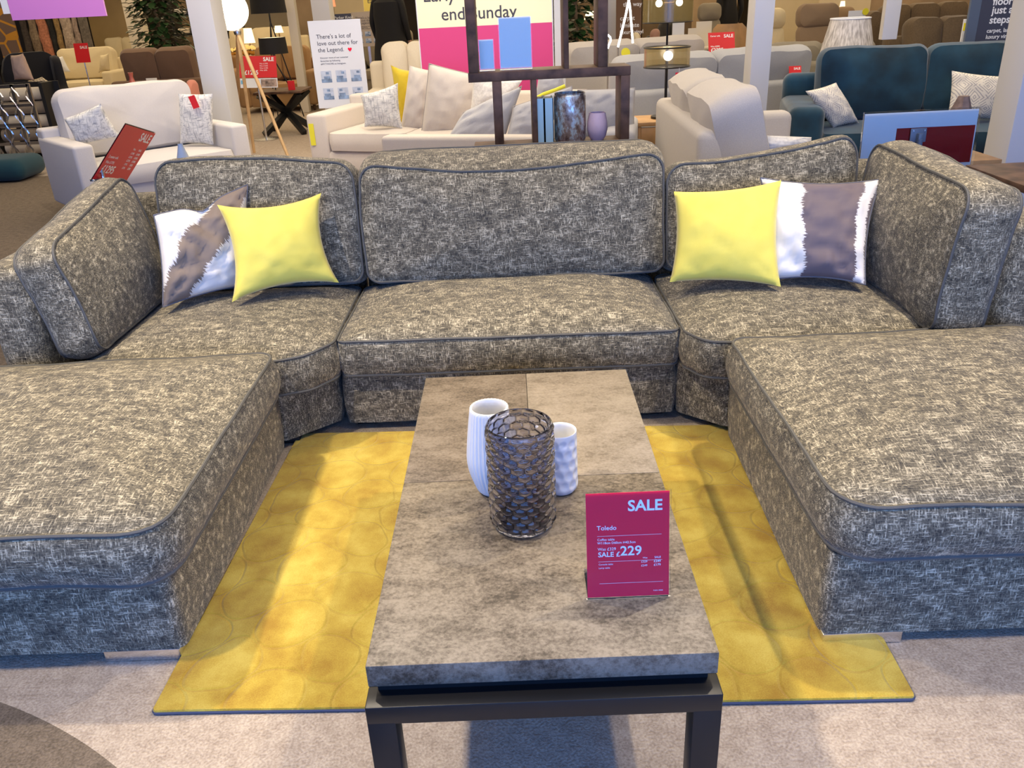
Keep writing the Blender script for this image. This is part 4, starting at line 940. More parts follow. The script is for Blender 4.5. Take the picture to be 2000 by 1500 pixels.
for x in (-.30, .14):
    for y in (3.6, 3.9): obj('leg', box((q.x+x, y, .25), (.04, .04, .50), bev=.003), 'oak', OT2)
flat('driftwood', (.22, .15, .12), .8, bump=.8, scale=30, var=.3)
q = aty(1876, 232, 3.70); props(obj('wood_sculpture', lathe([(.055, 0), (.07, .10), (.055, .24), (.028, .315)], 9, (q.x, 3.70, .539), lambda r, z, an, i: (r*(1+.12*math.sin(3*an)), z), capt=True), 'driftwood', angle=20), 'brown tapered driftwood ornament standing behind the red backed sign', 'ornament')
DT = thing('console_table', 'corner of a dark brown table at the right edge beyond the sofa', 'table', (2.75, 2.95, 0))
q = at(1985, 352, .70); obj('tabletop', box((q.x+.25, q.y+.1, .685), (.55, .5, .03), bev=.003), 'walnut', DT)
for x in (.03, .48):
    for y in (-.1, .3): obj('leg', box((q.x+x, q.y+y, .335), (.04, .04, .668), bev=.003), 'walnut', DT)
DT.location = (q.x+.25, q.y+.1, 0)
for ch in list(bpy.data.objects):
    if ch.parent == DT: ch.data.transform(Matrix.Translation(Vector((2.75, 2.95, 0))-Vector(DT.location)))

# flooring banner
FB, Mfb, Wf2, Hf2 = board('flooring_banner', 'dark grey flooring banner reading flooring just a few steps away beside the right column', 'sign', (1905, -40), (2030, -50), (1885, 108), 6.7, 'banner_grey' if 'banner_grey' in MATS else 'clamp_grey', .03, foot='silver')
flat('banner_slate', (.055, .06, .09), .5); obj('panel', panel(Wf2-.10, Hf2-.06, .003, Mfb, .09, .06, .0005), 'banner_slate', FB, smooth=False)
ti = lambda px_, py_: (Mfb.inverted() @ aty(px_, py_, 6.7)); f = [ti(1938, 10), ti(1936, 27), ti(1931, 46), ti(1926, 64), ti(1924, 76)]
text_mesh([('flooring', f[0].x, f[0].y, .062, 'LEFT', .03), ('just a few', f[1].x, f[1].y, .062, 'LEFT', .03), ('steps away', f[2].x, f[2].y, .062, 'LEFT', .03), ('carpet, laminate,', f[3].x, f[3].y, .034, 'LEFT', .02), ('luxury vinyl', f[4].x, f[4].y, .034, 'LEFT', .02)], Mfb @ Matrix.Translation((0, 0, .004)), 'lettering', FB, 'white_ink', .0003)
q = aty(1948, 140, 6.6); fabric('blue_marble', (.22, .26, .40), var=.7, scale=12); props(obj('floor_sample', box((q.x, 6.62, q.z/2+.10), (.42, .03, q.z+.2)), 'blue_marble', smooth=False), 'blue marbled floor sample board under the flooring banner', 'board')

# ---------------------------------------------------------------- far left: rugs, wing chairs, mirrored screen
for i, (x0, x1, col, tex) in enumerate(((-6, 36, 'hex_rug', 0), (44, 58, (.05, .04, .035), 1), (60, 76, (.20, .15, .10), 1), (78, 98, (.42, .17, .10), 1), (99, 110, (.02, .02, .02), 1), (111, 122, (.26, .17, .07), 1), (124, 146, (.40, .32, .25), 1), (147, 158, (.30, .23, .19), 1), (159, 178, (.14, .12, .10), 0))):
    y = 18.6+.0*i; a, b_ = aty(x0, 60, y), aty(x1, 60, y)
    if col == 'hex_rug':
        m, N, L, b = new_mat('hex_rug'); tc = N.new('ShaderNodeTexCoord').outputs['Object']; vr = N.new('ShaderNodeTexVoronoi'); vr.feature = 'DISTANCE_TO_EDGE'; vr.inputs['Scale'].default_value = 3.2; vr.inputs['Randomness'].default_value = .5; L.new(tc, vr.inputs['Vector'])
        L.new(ramp(N, L, vr.outputs['Distance'], [(.0, (.50, .24, .03)), (.07, (.15, .10, .08))], 'CONSTANT'), b.inputs['Base Color']); mt = 'hex_rug'
    else: mt = 'pile_%d' % i; flat(mt, col, .95, bump=.9 if tex else .3, scale=25, var=.3)
    k = rounded(rect(b_.x-a.x-.03, 1.95, .03), .05); bm, _, _ = slab(k, .05, cf=.03 if tex else .0, wob=.03 if tex else .004, M=frame((a.x, y, .10 if i else -.0+.02), (1, 0, 0), (0, 0, 1)), seed=i, rings=6)
    names = ['orange honeycomb patterned rug hanging at the far left', 'dark brown shaggy rug, first beside the honeycomb rug', 'taupe shaggy rug hanging left of the terracotta one', 'terracotta shaggy rug hanging on the rug rack', 'black sheepskin rug hanging right of the terracotta rug', 'golden brown narrow rug hanging on the rack', 'pale taupe curly rug hanging on the rack', 'mottled grey brown rug hanging on the rack', 'dark charcoal ribbed rug at the right end of the rack']
    props(obj('hanging_rug', bm, mt), names[i], 'rug', 'rugs hanging on the rug rack')
a, b_ = aty(-10, 20, 18.6), aty(182, 20, 18.6)
RK = thing('rug_rack', 'dark steel rail holding the hanging rugs at the far left', 'rack', ((a.x+b_.x)/2, 18.65, 0)); obj('rail', tube([(a.x, 18.64, 2.08), (b_.x, 18.64, 2.08)], .02), 'black_metal', RK)
for x in (a.x+.5, b_.x-.35): obj('post', box((x, 18.76, 1.035), (.05, .05, 2.07)), 'black_metal', RK)
for x in (a.x+.5, b_.x-.35): obj('bracket', box((x, 18.70, 2.08), (.03, .12, .03)), 'black_metal', RK)
def wing_chair(label, x, y, rz, mat):
    t = thing('wing_chair', label, 'armchair', (x, y, 0), rz)
    F('seat_cushion', box((0, -.05, .38), (.56, .62, .16), bev=.05, seg=4), mat, t); F('base', box((0, 0, .24), (.72, .72, .16), bev=.03), mat, t)
    bm, _, _ = slab(rounded([(-.38, 0, .05), (.38, 0, .05), (.36, .55, .1), (.27, .78, .2), (-.27, .78, .2), (-.36, .55, .1)], .05), .14, cf=.05, wob=.003, M=frame((0, .36, .32), (1, 0, 0), (0, .15, 1)), rings=6); F('backrest', bm, mat, t)
    for s in (-1, 1):
        bm, _, _ = slab(rounded([(0, 0, .05), (.62, 0, .05), (.62, .22, .1), (.30, .34, .15), (.22, .70, .15), (0, .74, .08)], .05), .10, cf=.02, wob=.003, M=frame((s*.36-(.05), .33, .32), (0, -1, 0), (s*.04, .12, 1)), rings=5); F('wing', bm, mat, t)
        for q_ in (-1, 1): F('leg', tube([(s*.30, q_*.30, 0), (s*.28, q_*.28, .17)], .02), 'walnut', t)
    return t
wing_chair('black wing armchair with a patterned cushion, right of the pair at far left', -6.25, 10.6, R(38), 'black_velvet')
wing_chair('black wing armchair cut by the left edge of the picture', -7.35, 10.6, R(20), 'black_velvet')
def leafprint():
    m, N, L, b = new_mat('hex_print'); uv = N.new('ShaderNodeUVMap').outputs[0]; vr = N.new('ShaderNodeTexVoronoi'); vr.feature = 'DISTANCE_TO_EDGE'; vr.inputs['Scale'].default_value = 6; vr.inputs['Randomness'].default_value = .2; L.new(uv, vr.inputs['Vector'])
    L.new(ramp(N, L, vr.outputs['Distance'], [(.0, (.04, .04, .04)), (.06, (.62, .52, .36))], 'CONSTANT'), b.inputs['Base Color'])
leafprint()
pillow('cream cushion with a dark net pattern on the right wing chair', quad([(52, 158), (82, 150), (122, 178), (88, 183)], 10.25), 'hex_print', thick=.15, seed=71, n=14)
pillow('taupe cushion standing on the left wing chair', quad([(20, 108), (45, 104), (68, 158), (28, 156)], 10.1), 'blush_linen', thick=.16, seed=72, n=14)
couch_px('cream sofa with white cushions under the hanging rugs', 98, 245, 95, 16.2, 'cream_leather', n=1, arm_h=.6, ct=.25, D=1.0)
pillow('white cushion at the left end of the cream sofa under the rugs', quad([(100, 112), (122, 110), (138, 140), (104, 148)], 15.5), 'card_white', thick=.16, seed=73, n=14)
pillow('cream cushion at the right end of the cream sofa under the rugs', quad([(195, 108), (212, 104), (215, 138), (193, 142)], 15.5), 'cream_leather', thick=.16, seed=74, n=14)
small_sign('faded red sign on a tall thin stand before the cream sofa at far left', [(118, 98), (146, 97), (150, 123)], 13.0, [('SALE', .93, .72, .14, 'RIGHT')], leanb=.1)
couch_px('brown suede sofa seen from behind at the left, beyond the pale loveseat', 206, 398, 96, 11.8, 'suede_brown', back=True, n=2, arm_h=.62, ct=.26, frame_h=.62)
couch_px('cream sofa far behind the brown suede sofa', 190, 290, 74, 20.5, 'cream_leather', n=2)
q = aty(259, 163, 9.5); flat('coral_glass', (.50, .13, .09), .2)
props(obj('bottle_vase', lathe([(.055, 0), (.06, .03), (.055, .10), (.03, .16), (.022, .20), (.032, .25), (.024, .252)], 24, (q.x, 9.5, .621)), 'coral_glass'), 'coral glass bottle on the dark table behind the pale loveseat', 'vase')
OT3 = thing('console_table', 'dark oval table with bottle and card behind the pale loveseat', 'table', (aty(265, 163, 9.5).x, 9.5, 0))
obj('tabletop', lathe([(.42, .59), (.42, .62)], 40, (aty(250, 163, 9.5).x, 9.5, 0), lambda r, z, an, i: (r, z), capt=True), 'walnut', OT3); obj('leg', lathe([(.25, 0), (.04, .04), (.04, .59)], 20, (aty(250, 163, 9.5).x, 9.5, 0)), 'walnut', OT3)
q = aty(297, 160, 9.45); props(obj('price_card', box((q.x, 9.45, .621+.09), (.13, .008, .18)), 'off_white', smooth=False), 'blank cream card on the dark oval table', 'sign')
pillow('coral cushion peeking out right of the pale loveseat', quad([(366, 160), (400, 158), (402, 190), (370, 190)], 8.2), 'coral_velvet', thick=.15, seed=75, n=14) if False else None
couch_px('coral velvet armchair half hidden by the white column', 352, 402, 158, 8.6, 'coral_velvet', n=1, D=.8, cat='armchair', name='armchair', arm_w=.1, arm_h=.5, ct=.15)
# mirrored lattice screen and the shelf of carpet rolls
LS = thing('lattice_screen', 'silver mirrored lattice screen at the left edge', 'screen', (-5.85, 8.6, 0))
a0 = aty(-40, 170, 8.6); a1 = aty(50, 163, 8.6); zt_ = a1.z; X0, X1 = a0.x, a1.x+.02
st_ = bmesh.new()
for k in range(4):
    x = X0+(X1-X0)*k/3; bx(st_, (x, 8.6, zt_/2), (.035, .03, zt_-.002))
for k in range(5):
    z = .02+(zt_-.04)*k/4; bx(st_, ((X0+X1)/2, 8.6, z), (X1-X0, .03, .03))
obj('lattice', st_, 'silver', LS, smooth=False)
tri_ = bmesh.new()
for k in range(3):
    xm = X0+(X1-X0)*(k+.5)/3
    for s in (-1, 1): tube([(xm+s*((X1-X0)/6-.05*math.sin(math.pi*j/6)**2), 8.59, .03+j*(zt_-.06)/24) for j in range(25)], .010, n=4, bm=tri_)
obj('curved_bars', tri_, 'silver', LS, smooth=False)
fabric('roll_taupe', (.30, .24, .17))
for k in range(5):
    z = .12+k*.15; props(obj('carpet_roll', tube([(X0-.15, 9.05, z), (X1-.08, 9.05, z)], .07, n=18), 'roll_taupe' if k % 2 else 'linen_warm'), 'rolled fabric lying behind the mirrored lattice screen', 'roll', 'fabric rolls behind the lattice screen')
RS = thing('roll_rack', 'dark rack carrying the fabric rolls behind the lattice screen', 'rack', ((X0+X1)/2, 9.05, 0))
obj('rack_frame', boxes([((X0-.2, 9.05, .42), (.04, .3, .84)), ((X1-.03, 9.05, .42), (.04, .3, .84)), (((X0+X1)/2, 9.17, .42), (X1-X0+.1, .02, .84))]), 'black_plastic', RS, smooth=False)
q = at(18, 330, .10); fabric('teal_throw', (.01, .045, .06)); props(obj('floor_cushion', box((q.x-.1, q.y, .12), (.75, .55, .22), bev=.1, seg=4), 'teal_throw'), 'dark teal floor cushion on the carpet at the left edge', 'cushion')
# hanging pink sign
HP = thing('hanging_sign', 'pink violet hanging sign board cut by the top left of the picture', 'sign', (aty(115, 36, 6.2).x, 6.2, aty(115, 36, 6.2).z))
A_, B_ = aty(26, 40, 6.2), aty(209, 31, 6.2); zz = (A_.z+B_.z)/2; flat('sign_violet', srgb(205, 130, 205), .4)
obj('board', box(((A_.x+B_.x)/2, 6.2, zz+.30), (B_.x-A_.x, .02, .60)), 'sign_violet', HP, smooth=False); obj('edge_strip', box((A_.x-.03, 6.2, zz+.33), (.055, .022, .56)), 'card_white', HP, smooth=False)
for x in (A_.x+.1, B_.x-.1): obj('cable', tube([(x, 6.2, zz+.6), (x, 6.2, 3.249)], .003), 'silver', HP)

# ---------------------------------------------------------------- plants
def plant(label, x, y, h, r, seed, pot=True, n=260):
    t = thing('potted_fig', label, 'plant', (x, y, 0)); rr = random.Random(seed)
    obj('pot', lathe([(.16, 0), (.20, .32), (.18, .32), (.17, .05), (.001, .28)], 28, (x, y, 0)), 'card_white', t)
    obj('trunk', tube([(x, y, .2), (x+.03, y, .7), (x-.02, y, h*.75)], .02), 'taupe_wool', t); bm = bmesh.new()
    for i in range(n):
        a, z = rr.uniform(0, 6.28), rr.uniform(.35*h, h); d = r*math.sqrt(rr.random())*(1-.35*((z-.65*h)/(.4*h))**2)
        c = Vector((x+d*math.cos(a), y+d*math.sin(a), z)); out = Vector((math.cos(a), math.sin(a), rr.uniform(-.5, .5))).normalized(); side = out.cross(Vector((0, 0, 1))).normalized(); up = side.cross(out)
        L_ = rr.uniform(.11, .18); w_ = L_*.32; pts = [c, c+out*L_*.35+side*w_-up*.0, c+out*L_*.75+side*w_*.8-up*.02, c+out*L_-up*.04, c+out*L_*.75-side*w_*.8-up*.02, c+out*L_*.35-side*w_]
        mid = [c+out*L_*.35+up*.012*-1, c+out*L_*.75-up*.03]
        v = [bm.verts.new(p) for p in pts]; m1, m2 = [bm.verts.new(p) for p in mid]
        for f_ in ((v[0], v[1], m1), (v[1], v[2], m2, m1), (v[2], v[3], m2), (v[3], v[4], m2), (v[4], v[5], m1, m2), (v[5], v[0], m1)): bm.faces.new(f_)
    obj('leaves', bm, 'leaf', t); return t
flat('leaf', (.018, .05, .015), .35, var=.5, scale=3)
q = aty(312, 50, 13.6); plant('tall dark leafy fig tree in a pot behind the brown suede sofa', q.x, 13.6, 2.1, .42, 1, n=700)
q = aty(1125, 50, 10.9); plant('dark leafy fig tree seen between the uprights of the walnut shelf unit', q.x, 10.9, 2.2, .26, 2, n=500)

# ---------------------------------------------------------------- middle far furniture
couch_px('tan leather sofa behind the globe lamp and crossed leg table', 478, 628, 92, 13.5, 'tan_leather', n=2, arm_h=.6, ct=.25)
couch_px('cream sofa far behind the black lampshades', 430, 600, 55, 19, 'cream_leather', n=3)
couch_px('cream sofa with puffed cushions behind the cream corner sofa', 715, 880, 84, 9.2, 'linen_warm', n=2, arm_h=.6, ct=.28, D=1.0)
couch_px('taupe sofa behind the person in black', 690, 825, 60, 15.5, 'olive_grey', n=2, arm_h=.6)
couch_px('golden upholstered sofa at far middle left', 395, 470, 88, 14.5, 'tan_leather', n=1, arm_h=.6)
couch_px('pale cream swivel chair beyond the beige sofa at middle right', 1222, 1262, 66, 10.6, 'cream_leather', n=1, D=.8, cat='armchair', name='armchair', arm_w=.1, arm_h=.55, ct=.15)
couch_px('dusty pink leather tub chair behind the smoked lamp', 1258, 1300, 58, 10.9, 'pink_leather', back=True, n=1, D=.8, cat='armchair', name='armchair', arm_w=.1, arm_h=.7, ct=.12)
couch_px('dark buttoned leather sofa behind the smoked lamps', 1262, 1350, 44, 13.0, 'dark_leather', n=2)
# table with cards beyond the grey sofa
CT = thing('dining_table', 'pale wooden table carrying menu cards beyond the grey sofa', 'table', (aty(1372, 92, 10.9).x, 10.9, 0)); c0 = aty(1362, 90, 10.9)
obj('tabletop', box((c0.x, 10.9, c0.z-.015), (.85, .8, .03), bev=.005), 'off_white', CT)
for sx in (-.36, .36):
    for sy in (-.33, .33): obj('leg', box((c0.x+sx, 10.9+sy, (c0.z-.03)/2), (.05, .05, c0.z-.032)), 'walnut', CT)
zt2 = c0.z
for (x0, x1, pt, mt, lb) in ((1312, 1335, 44, 'card_white', 'tall blank grey white card on the pale table'), (1358, 1388, 42, 'off_white', 'tall blank cream card on the pale table')):
    a, b_ = aty(x0, 90, 10.8), aty(x1, 90, 10.8); h_ = aty((x0+x1)/2, pt, 10.8).z-zt2; props(obj('display_card', box(((a.x+b_.x)/2, 10.8, zt2+.001+h_/2), (b_.x-a.x, .012, h_)), mt, smooth=False), lb, 'sign')
a, b_ = aty(1343, 85, 10.65), aty(1360, 85, 10.65); MC = thing('menu_card', 'small white and orange leaflet card on the pale table', 'sign', ((a.x+b_.x)/2, 10.65, zt2)); h_ = aty(1350, 55, 10.65).z-zt2
obj('card', box(((a.x+b_.x)/2, 10.65, zt2+h_*.62+.001), (b_.x-a.x, .01, h_*.74)), 'off_white', MC, smooth=False); obj('orange_band', box(((a.x+b_.x)/2, 10.649, zt2+h_*.125+.001), (b_.x-a.x, .012, h_*.25)), 'terracotta', MC, smooth=False)
# ash chair
q = aty(1436, 60, 9.9); AC = thing('dining_chair', 'pale ash dining chair with a curved solid backrest beyond the grey sofa', 'chair', (q.x, 9.9, 0)); zc = aty(1434, 47, 9.9).z
bm = bmesh.new(); rows = []
for j in range(9):
    z = zc-.42+.42*j/8; hw = .27*(1-.25*(j/8)**4)*(1 if j < 8 else .85); rows.append([bm.verts.new((q.x+.29*math.sin(-1.0+2.0*i/14)*hw/.27, 9.9+.10-.30*(1-math.cos(-1.0+2.0*i/14))*-1-.05*j/8*-1, z)) for i in range(15)])
for A, B in zip(rows, rows[1:]):
    for i in range(14): bm.faces.new((A[i], A[i+1], B[i+1], B[i]))
bmesh.ops.solidify(bm, geom=bm.faces[:], thickness=.018); obj('backrest', bm, 'pale_ash', AC); obj('seat', box((q.x, 9.75, .45), (.48, .46, .035), bev=.015), 'pale_ash', AC)
for sx in (-.19, .19):
    for sy in (-.17, .17): obj('leg', tube([(q.x+sx, 9.75+sy, .44), (q.x+sx*1.15, 9.75+sy*1.15, .005)], .016), 'pale_ash', AC)
for sx in (-.17, .17): obj('back_post', tube([(q.x+sx, 9.95, .44), (q.x+sx, 10.0, zc-.3)], .015), 'pale_ash', AC)
# recliners
def recliner(label, x0, x1, pt, y, mat, rz=0, w_=None):
    a, b_ = aty(x0, pt, y), aty(x1, pt, y); W_ = w_ or (b_.x-a.x); cx = (a.x+b_.x)/2; top = (a.z+b_.z)/2; t = thing('recliner', label, 'armchair', (cx, y-.3, 0), rz)
    def S(name, wd, ht, th, o, up, sd): bm, _, _ = slab(rounded(rect(wd, ht, .09, -wd/2, 0), .05), th, cf=.05, cb=.02, wob=.006, bulge=.02, M=frame(o, (1, 0, 0), up), seed=sd, rings=6); F(name, bm, mat, t)
    S('backrest', W_, top-.45-.22, .13, (0, .30, .45), (0, .22, 1), 1); S('headrest', W_*1.03, .26, .16, (0, .30+.22*(top-.69), top-.25), (0, .12, 1), 2)
    F('seat_cushion', box((0, -.12, .43), (W_, .6, .16), bev=.06, seg=4), mat, t)
    for s in (-1, 1): F('arm', box((s*(W_/2+.06), -.10, .56), (.12, .62, .12), bev=.05, seg=4), mat, t); F('arm_post', box((s*(W_/2+.06), .05, .35), (.05, .1, .32)), 'walnut', t)
    F('pedestal', lathe([(.28, 0), (.28, .03), (.05, .05), (.05, .36)], 28), 'walnut', t); return t
recliner('cream leather recliner just right of the slim white column', 1502, 1545, 20, 11.7, 'cream_leather', R(15))
recliner('pale cream recliner between the cream and brown recliners', 1548, 1588, 22, 12.4, 'off_white', R(-20))
recliner('large brown fabric recliner with padded headrest left of the pleated lamp', 1567, 1642, 12, 10.4, 'taupe_wool', R(4))
recliner('second brown recliner half hidden behind the pleated lampshade', 1634, 1668, 17, 13.6, 'taupe_wool')
recliner('grey beige swivel recliner near the black figure at the top right of centre', 1368, 1408, 10, 14, 'olive_grey')
couch_px('front row dark brown leather sofa behind the teal sofa', 1735, 1920, 36, 9.8, 'mole_leather', n=2, ct=.28, D=1.1, arm_h=.62)
couch_px('second brown leather sofa behind the front row one', 1690, 1905, 9, 12.9, 'mole_leather', n=3, ct=.28, D=1.1, arm_h=.62)
couch_px('brown leather sofa left of the leather rows, beyond the hanging post', 1660, 1745, 24, 11.4, 'mole_leather', n=1, ct=.25, arm_h=.6)
hp = aty(1722, 78, 5.2); hq = aty(1752, 74, 5.2); props(obj('hanging_post', box(((hp.x+hq.x)/2+.0, 5.2+.03, (hp.z+3.248)/2), (hq.x-hp.x, .06, 3.248-hp.z), bev=.004), 'off_white'), 'cream post hanging from the ceiling over the brown leather sofas', 'post')
# leaflet stand
LS2, Ml, Wl, Hl = board('leaflet_stand', 'leaflet board in yellow white and red beside the flooring banner', 'sign', (1884, 38), (1900, 36), (1872, 88), 7.4, 'card_white', .02, foot='silver')
obj('yellow_band', panel(Wl, Hl*.3, .002, Ml, 0, Hl*.55), 'yellow_tag', LS2, smooth=False); obj('red_band', panel(Wl, Hl*.08, .002, Ml, 0, Hl*.0), 'red_card', LS2, smooth=False)
q = aty(1695, 20, 9.0); WS, Mw, Ww, Hw = board('info_sheet', 'white information sheet with a round yellow sticker behind the pleated lamp', 'sign', (1658, 21), (1692, 20), (1665, 40), 10.2, 'card_white', .01, foot='silver')
obj('sticker', lathe([(.04, -.002), (.04, .002)], 20, (0, 0, 0), capt=True), 'yellow_tag', WS, local=True); st2 = [o for o in bpy.data.objects if o.parent == WS and o.name.startswith('sticker')][0]; st2.rotation_euler = (R(90), 0, 0); st2.location = WS.matrix_world.inverted() @ Vector((0, 0, 0)) if False else Vector((Ww*.45, -.01, Mw.translation.z+Hw*.85))
# dark flooring banner at middle right, LED tubes
F3, M3, W3, H3 = board('flooring_banner', 'dark brown banner listing carpets laminate and luxury vinyl behind the shelf unit', 'sign', (1204, -20), (1254, -22), (1202, 100), 10.9, 'suede_brown', .03, foot='silver')
ti = lambda px_, py_: (M3.inverted() @ aty(px_, py_, 10.9)); f = [ti(1217, 13), ti(1211, 40), ti(1211, 54), ti(1210, 67), ti(1210, 84)]
text_mesh([('this way', f[0].x, f[0].y, .055, 'LEFT', .02), ('carpet', f[1].x, f[1].y, .055, 'LEFT', .02), ('laminate', f[2].x, f[2].y, .055, 'LEFT', .02), ('luxury vinyl', f[3].x, f[3].y, .050, 'LEFT', .02), ('wood', f[4].x, f[4].y, .055, 'LEFT', .02)], M3 @ Matrix.Translation((0, 0, .001)), 'lettering', F3, 'white_ink', .0003)
yt = 8.15; LD = thing('neon_lamp', 'white neon tube light of crossing rods right of the walnut shelf', 'lamp', (aty(1222, 90, yt).x, yt, 0))
for P_ in ([(1234, -30), (1222, 30), (1207, 92)], [(1224, -30), (1231, 20), (1236, 84)]): obj('light_tube', tube([aty(a, b, yt) for a, b in P_], .011, n=8), 'tube_glow', LD)
obj('light_tube', tube([aty(a, b, yt) for a, b in ((1187, 68), (1192, 73), (1193, 79), (1189, 88), (1187, 95))], .010, n=8), 'tube_glow', LD)
z0_ = aty(1207, 92, yt).z; obj('stand', tube([(aty(1207, 92, yt).x, yt, .01), aty(1207, 92, yt)], .01), 'silver', LD); obj('stand', tube([(aty(1187, 95, yt).x, yt, .01), aty(1187, 95, yt)], .01), 'silver', LD)
obj('base_plate', box(((aty(1207, 92, yt).x+aty(1187, 95, yt).x)/2, yt, .008), (.35, .25, .015)), 'silver', LD)

# ---------------------------------------------------------------- people in black, far away
def person(label, x, y, rz, hgt=1.72, coat=True):
    t = thing('person', label, 'person', (x, y, 0), rz)
    k = hgt/1.72; V = [(0, 0, .98), (0, 0, 1.20), (0, 0, 1.42), (0, -.01, 1.50), (0, -.02, 1.60), (0, -.02, 1.70), (.19, 0, 1.42), (.25, .02, 1.15), (.24, -.08, .93), (.24, -.12, .84), (-.19, 0, 1.42), (-.25, .02, 1.15), (-.24, -.08, .93), (-.24, -.12, .84),
        (.10, 0, .90), (.11, -.01, .50), (.11, .02, .09), (.11, -.13, .045), (-.10, 0, .90), (-.11, .03, .50), (-.11, .08, .09), (-.11, -.07, .045)]
    E = [(0, 1), (1, 2), (2, 3), (3, 4), (4, 5), (2, 6), (6, 7), (7, 8), (8, 9), (2, 10), (10, 11), (11, 12), (12, 13), (0, 14), (14, 15), (15, 16), (16, 17), (0, 18), (18, 19), (19, 20), (20, 21)]
    rad = [.15, .145, .13, .055, .085, .07, .07, .05, .04, .035, .07, .05, .04, .035, .10, .07, .045, .04, .10, .07, .045, .04]
    me = bpy.data.meshes.new('body'); me.from_pydata([Vector(v)*k for v in V], E, []); o = bpy.data.objects.new('body', me); COL.objects.link(o)
    md = o.modifiers.new('s', 'SKIN'); sm = o.modifiers.new('ss', 'SUBSURF'); sm.levels = 2; sm.render_levels = 2
    for i, r in enumerate(rad): me.skin_vertices[0].data[i].radius = (r*k, r*k*.85)
    me.skin_vertices[0].data[0].use_root = True
    dg = bpy.context.evaluated_depsgraph_get(); dg.update(); m2 = bpy.data.meshes.new_from_object(o.evaluated_get(dg)); bpy.data.objects.remove(o)
    m2.materials.clear(); m2.materials.append(MATS['skin']); m2.materials.append(MATS['clothes_black'])
    for p in m2.polygons: p.material_index = 0 if (p.center.z > 1.46*k or (p.center.z < .92*k and abs(p.center.x) > .19*k and p.center.z > .7*k)) else 1
    m2.shade_smooth(); b = bpy.data.objects.new('body', m2); b.parent = t; COL.objects.link(b); BASIS[b.name] = Matrix.Identity(4)
    F('hair', lathe([(.001, 1.765), (.05, 1.755), (.088, 1.71), (.097, 1.65), (.09, 1.58), (.06, 1.55)], 24, (0, .015, 0), lambda r, z, an, i: (r*(1 if math.sin(an) > -.3 else .75), z), capb=False), 'clothes_black', t)
    if coat: F('coat', lathe([(.27*k, .62*k), (.25*k, .80*k), (.205*k, 1.05*k), (.215*k, 1.25*k), (.20*k, 1.40*k), (.09*k, 1.48*k)], 28, (0, 0, 0), lambda r, z, an, i: (r*(1 if True else 1)*math.hypot(math.cos(an)*1.0, math.sin(an)*.72), z), capb=False), 'clothes_black', t)
    return t
flat('skin', (.45, .27, .19), .6); flat('clothes_black', (.008, .008, .009), .8)
q = aty(760, 40, 12.0); person('person in a long black coat standing with their back turned, beside the pink banner', q.x, 12.0, R(160), hgt=1.86)
q = aty(1424, 20, 15.0); person('person in black standing beyond the ash chair', q.x, 15.0, R(200), coat=False)

# ---------------------------------------------------------------- partitions, shelving and lamps deep in the shop
def partition(label, x0, x1, y, py, mat, h=2.6, t_=.08, name='partition'):
    a, b_ = aty(x0, py, y), aty(x1, py, y); return props(obj(name, box(((a.x+b_.x)/2, y, h/2), (b_.x-a.x, t_, h), bev=.004), mat), label, 'partition')
flat('panel_gold', (.50, .36, .17), .8, var=.2, scale=.8); flat('panel_tan', (.34, .25, .16), .8, var=.25, scale=1.5); flat('panel_brown', (.16, .11, .06), .7, var=.3, scale=3); flat('panel_cream', (.62, .53, .36), .8, var=.1, scale=1)
partition('tan display wall behind the cream sofas at far left', 165, 240, 22, 0, 'panel_gold'); partition('cream display wall behind the globe lamp', 470, 560, 23, 0, 'panel_cream'); partition('light tan display wall behind the far black lampshades', 560, 612, 21, 0, 'panel_tan')
partition('cream display wall behind the white column and message boards', 620, 720, 21, 0, 'panel_cream'); partition('brown slatted display wall right of the fig tree', 1128, 1190, 15.5, 0, 'panel_brown'); partition('bronze mirror panel behind the upper smoked lamp', 1256, 1352, 14.2, 0, 'panel_brown')
partition('cream display wall above the brown leather sofas', 1600, 1700, 17, 0, 'panel_cream'); partition('tan display wall right of the brown recliner', 1700, 1930, 19, 0, 'panel_tan'); partition('tan display wall behind the recliners', 1480, 1600, 20, 0, 'panel_cream')
partition('brown display wall behind the figure in black at top right of centre', 1350, 1440, 20, 0, 'panel_tan'); partition('dark shelving wall behind the fig tree at far left', 330, 400, 19, 0, 'panel_brown')
def shelf_stack(label, x0, x1, y, mat='walnut', n=6, h=2.2):
    a, b_ = aty(x0, 0, y), aty(x1, 0, y); t = thing('shelving', label, 'shelf', ((a.x+b_.x)/2, y, 0))
    for x in (a.x, b_.x): obj('upright', box((x, y, h/2), (.06, .4, h)), mat, t)
    for i in range(n): obj('shelf_board', box(((a.x+b_.x)/2, y, .15+i*(h-.2)/(n-1)), (b_.x-a.x-.06, .4, .03)), mat, t)
    return t, a.x, b_.x
t_, xa_, xb_ = shelf_stack('dark open shelving with folded throws right of the fig tree at left', 336, 372, 16, 'black_plastic', 7)
for i in range(6): props(obj('folded_throw', box(((xa_+xb_)/2, 15.95, .166+i*(2.0)/6+.05), (xb_-xa_-.12, .32, .10), bev=.03), ('linen_warm', 'white_knit', 'roll_taupe')[i % 3]), 'folded throw stacked on the dark open shelving at left', 'throw', 'folded throws on the dark shelving')
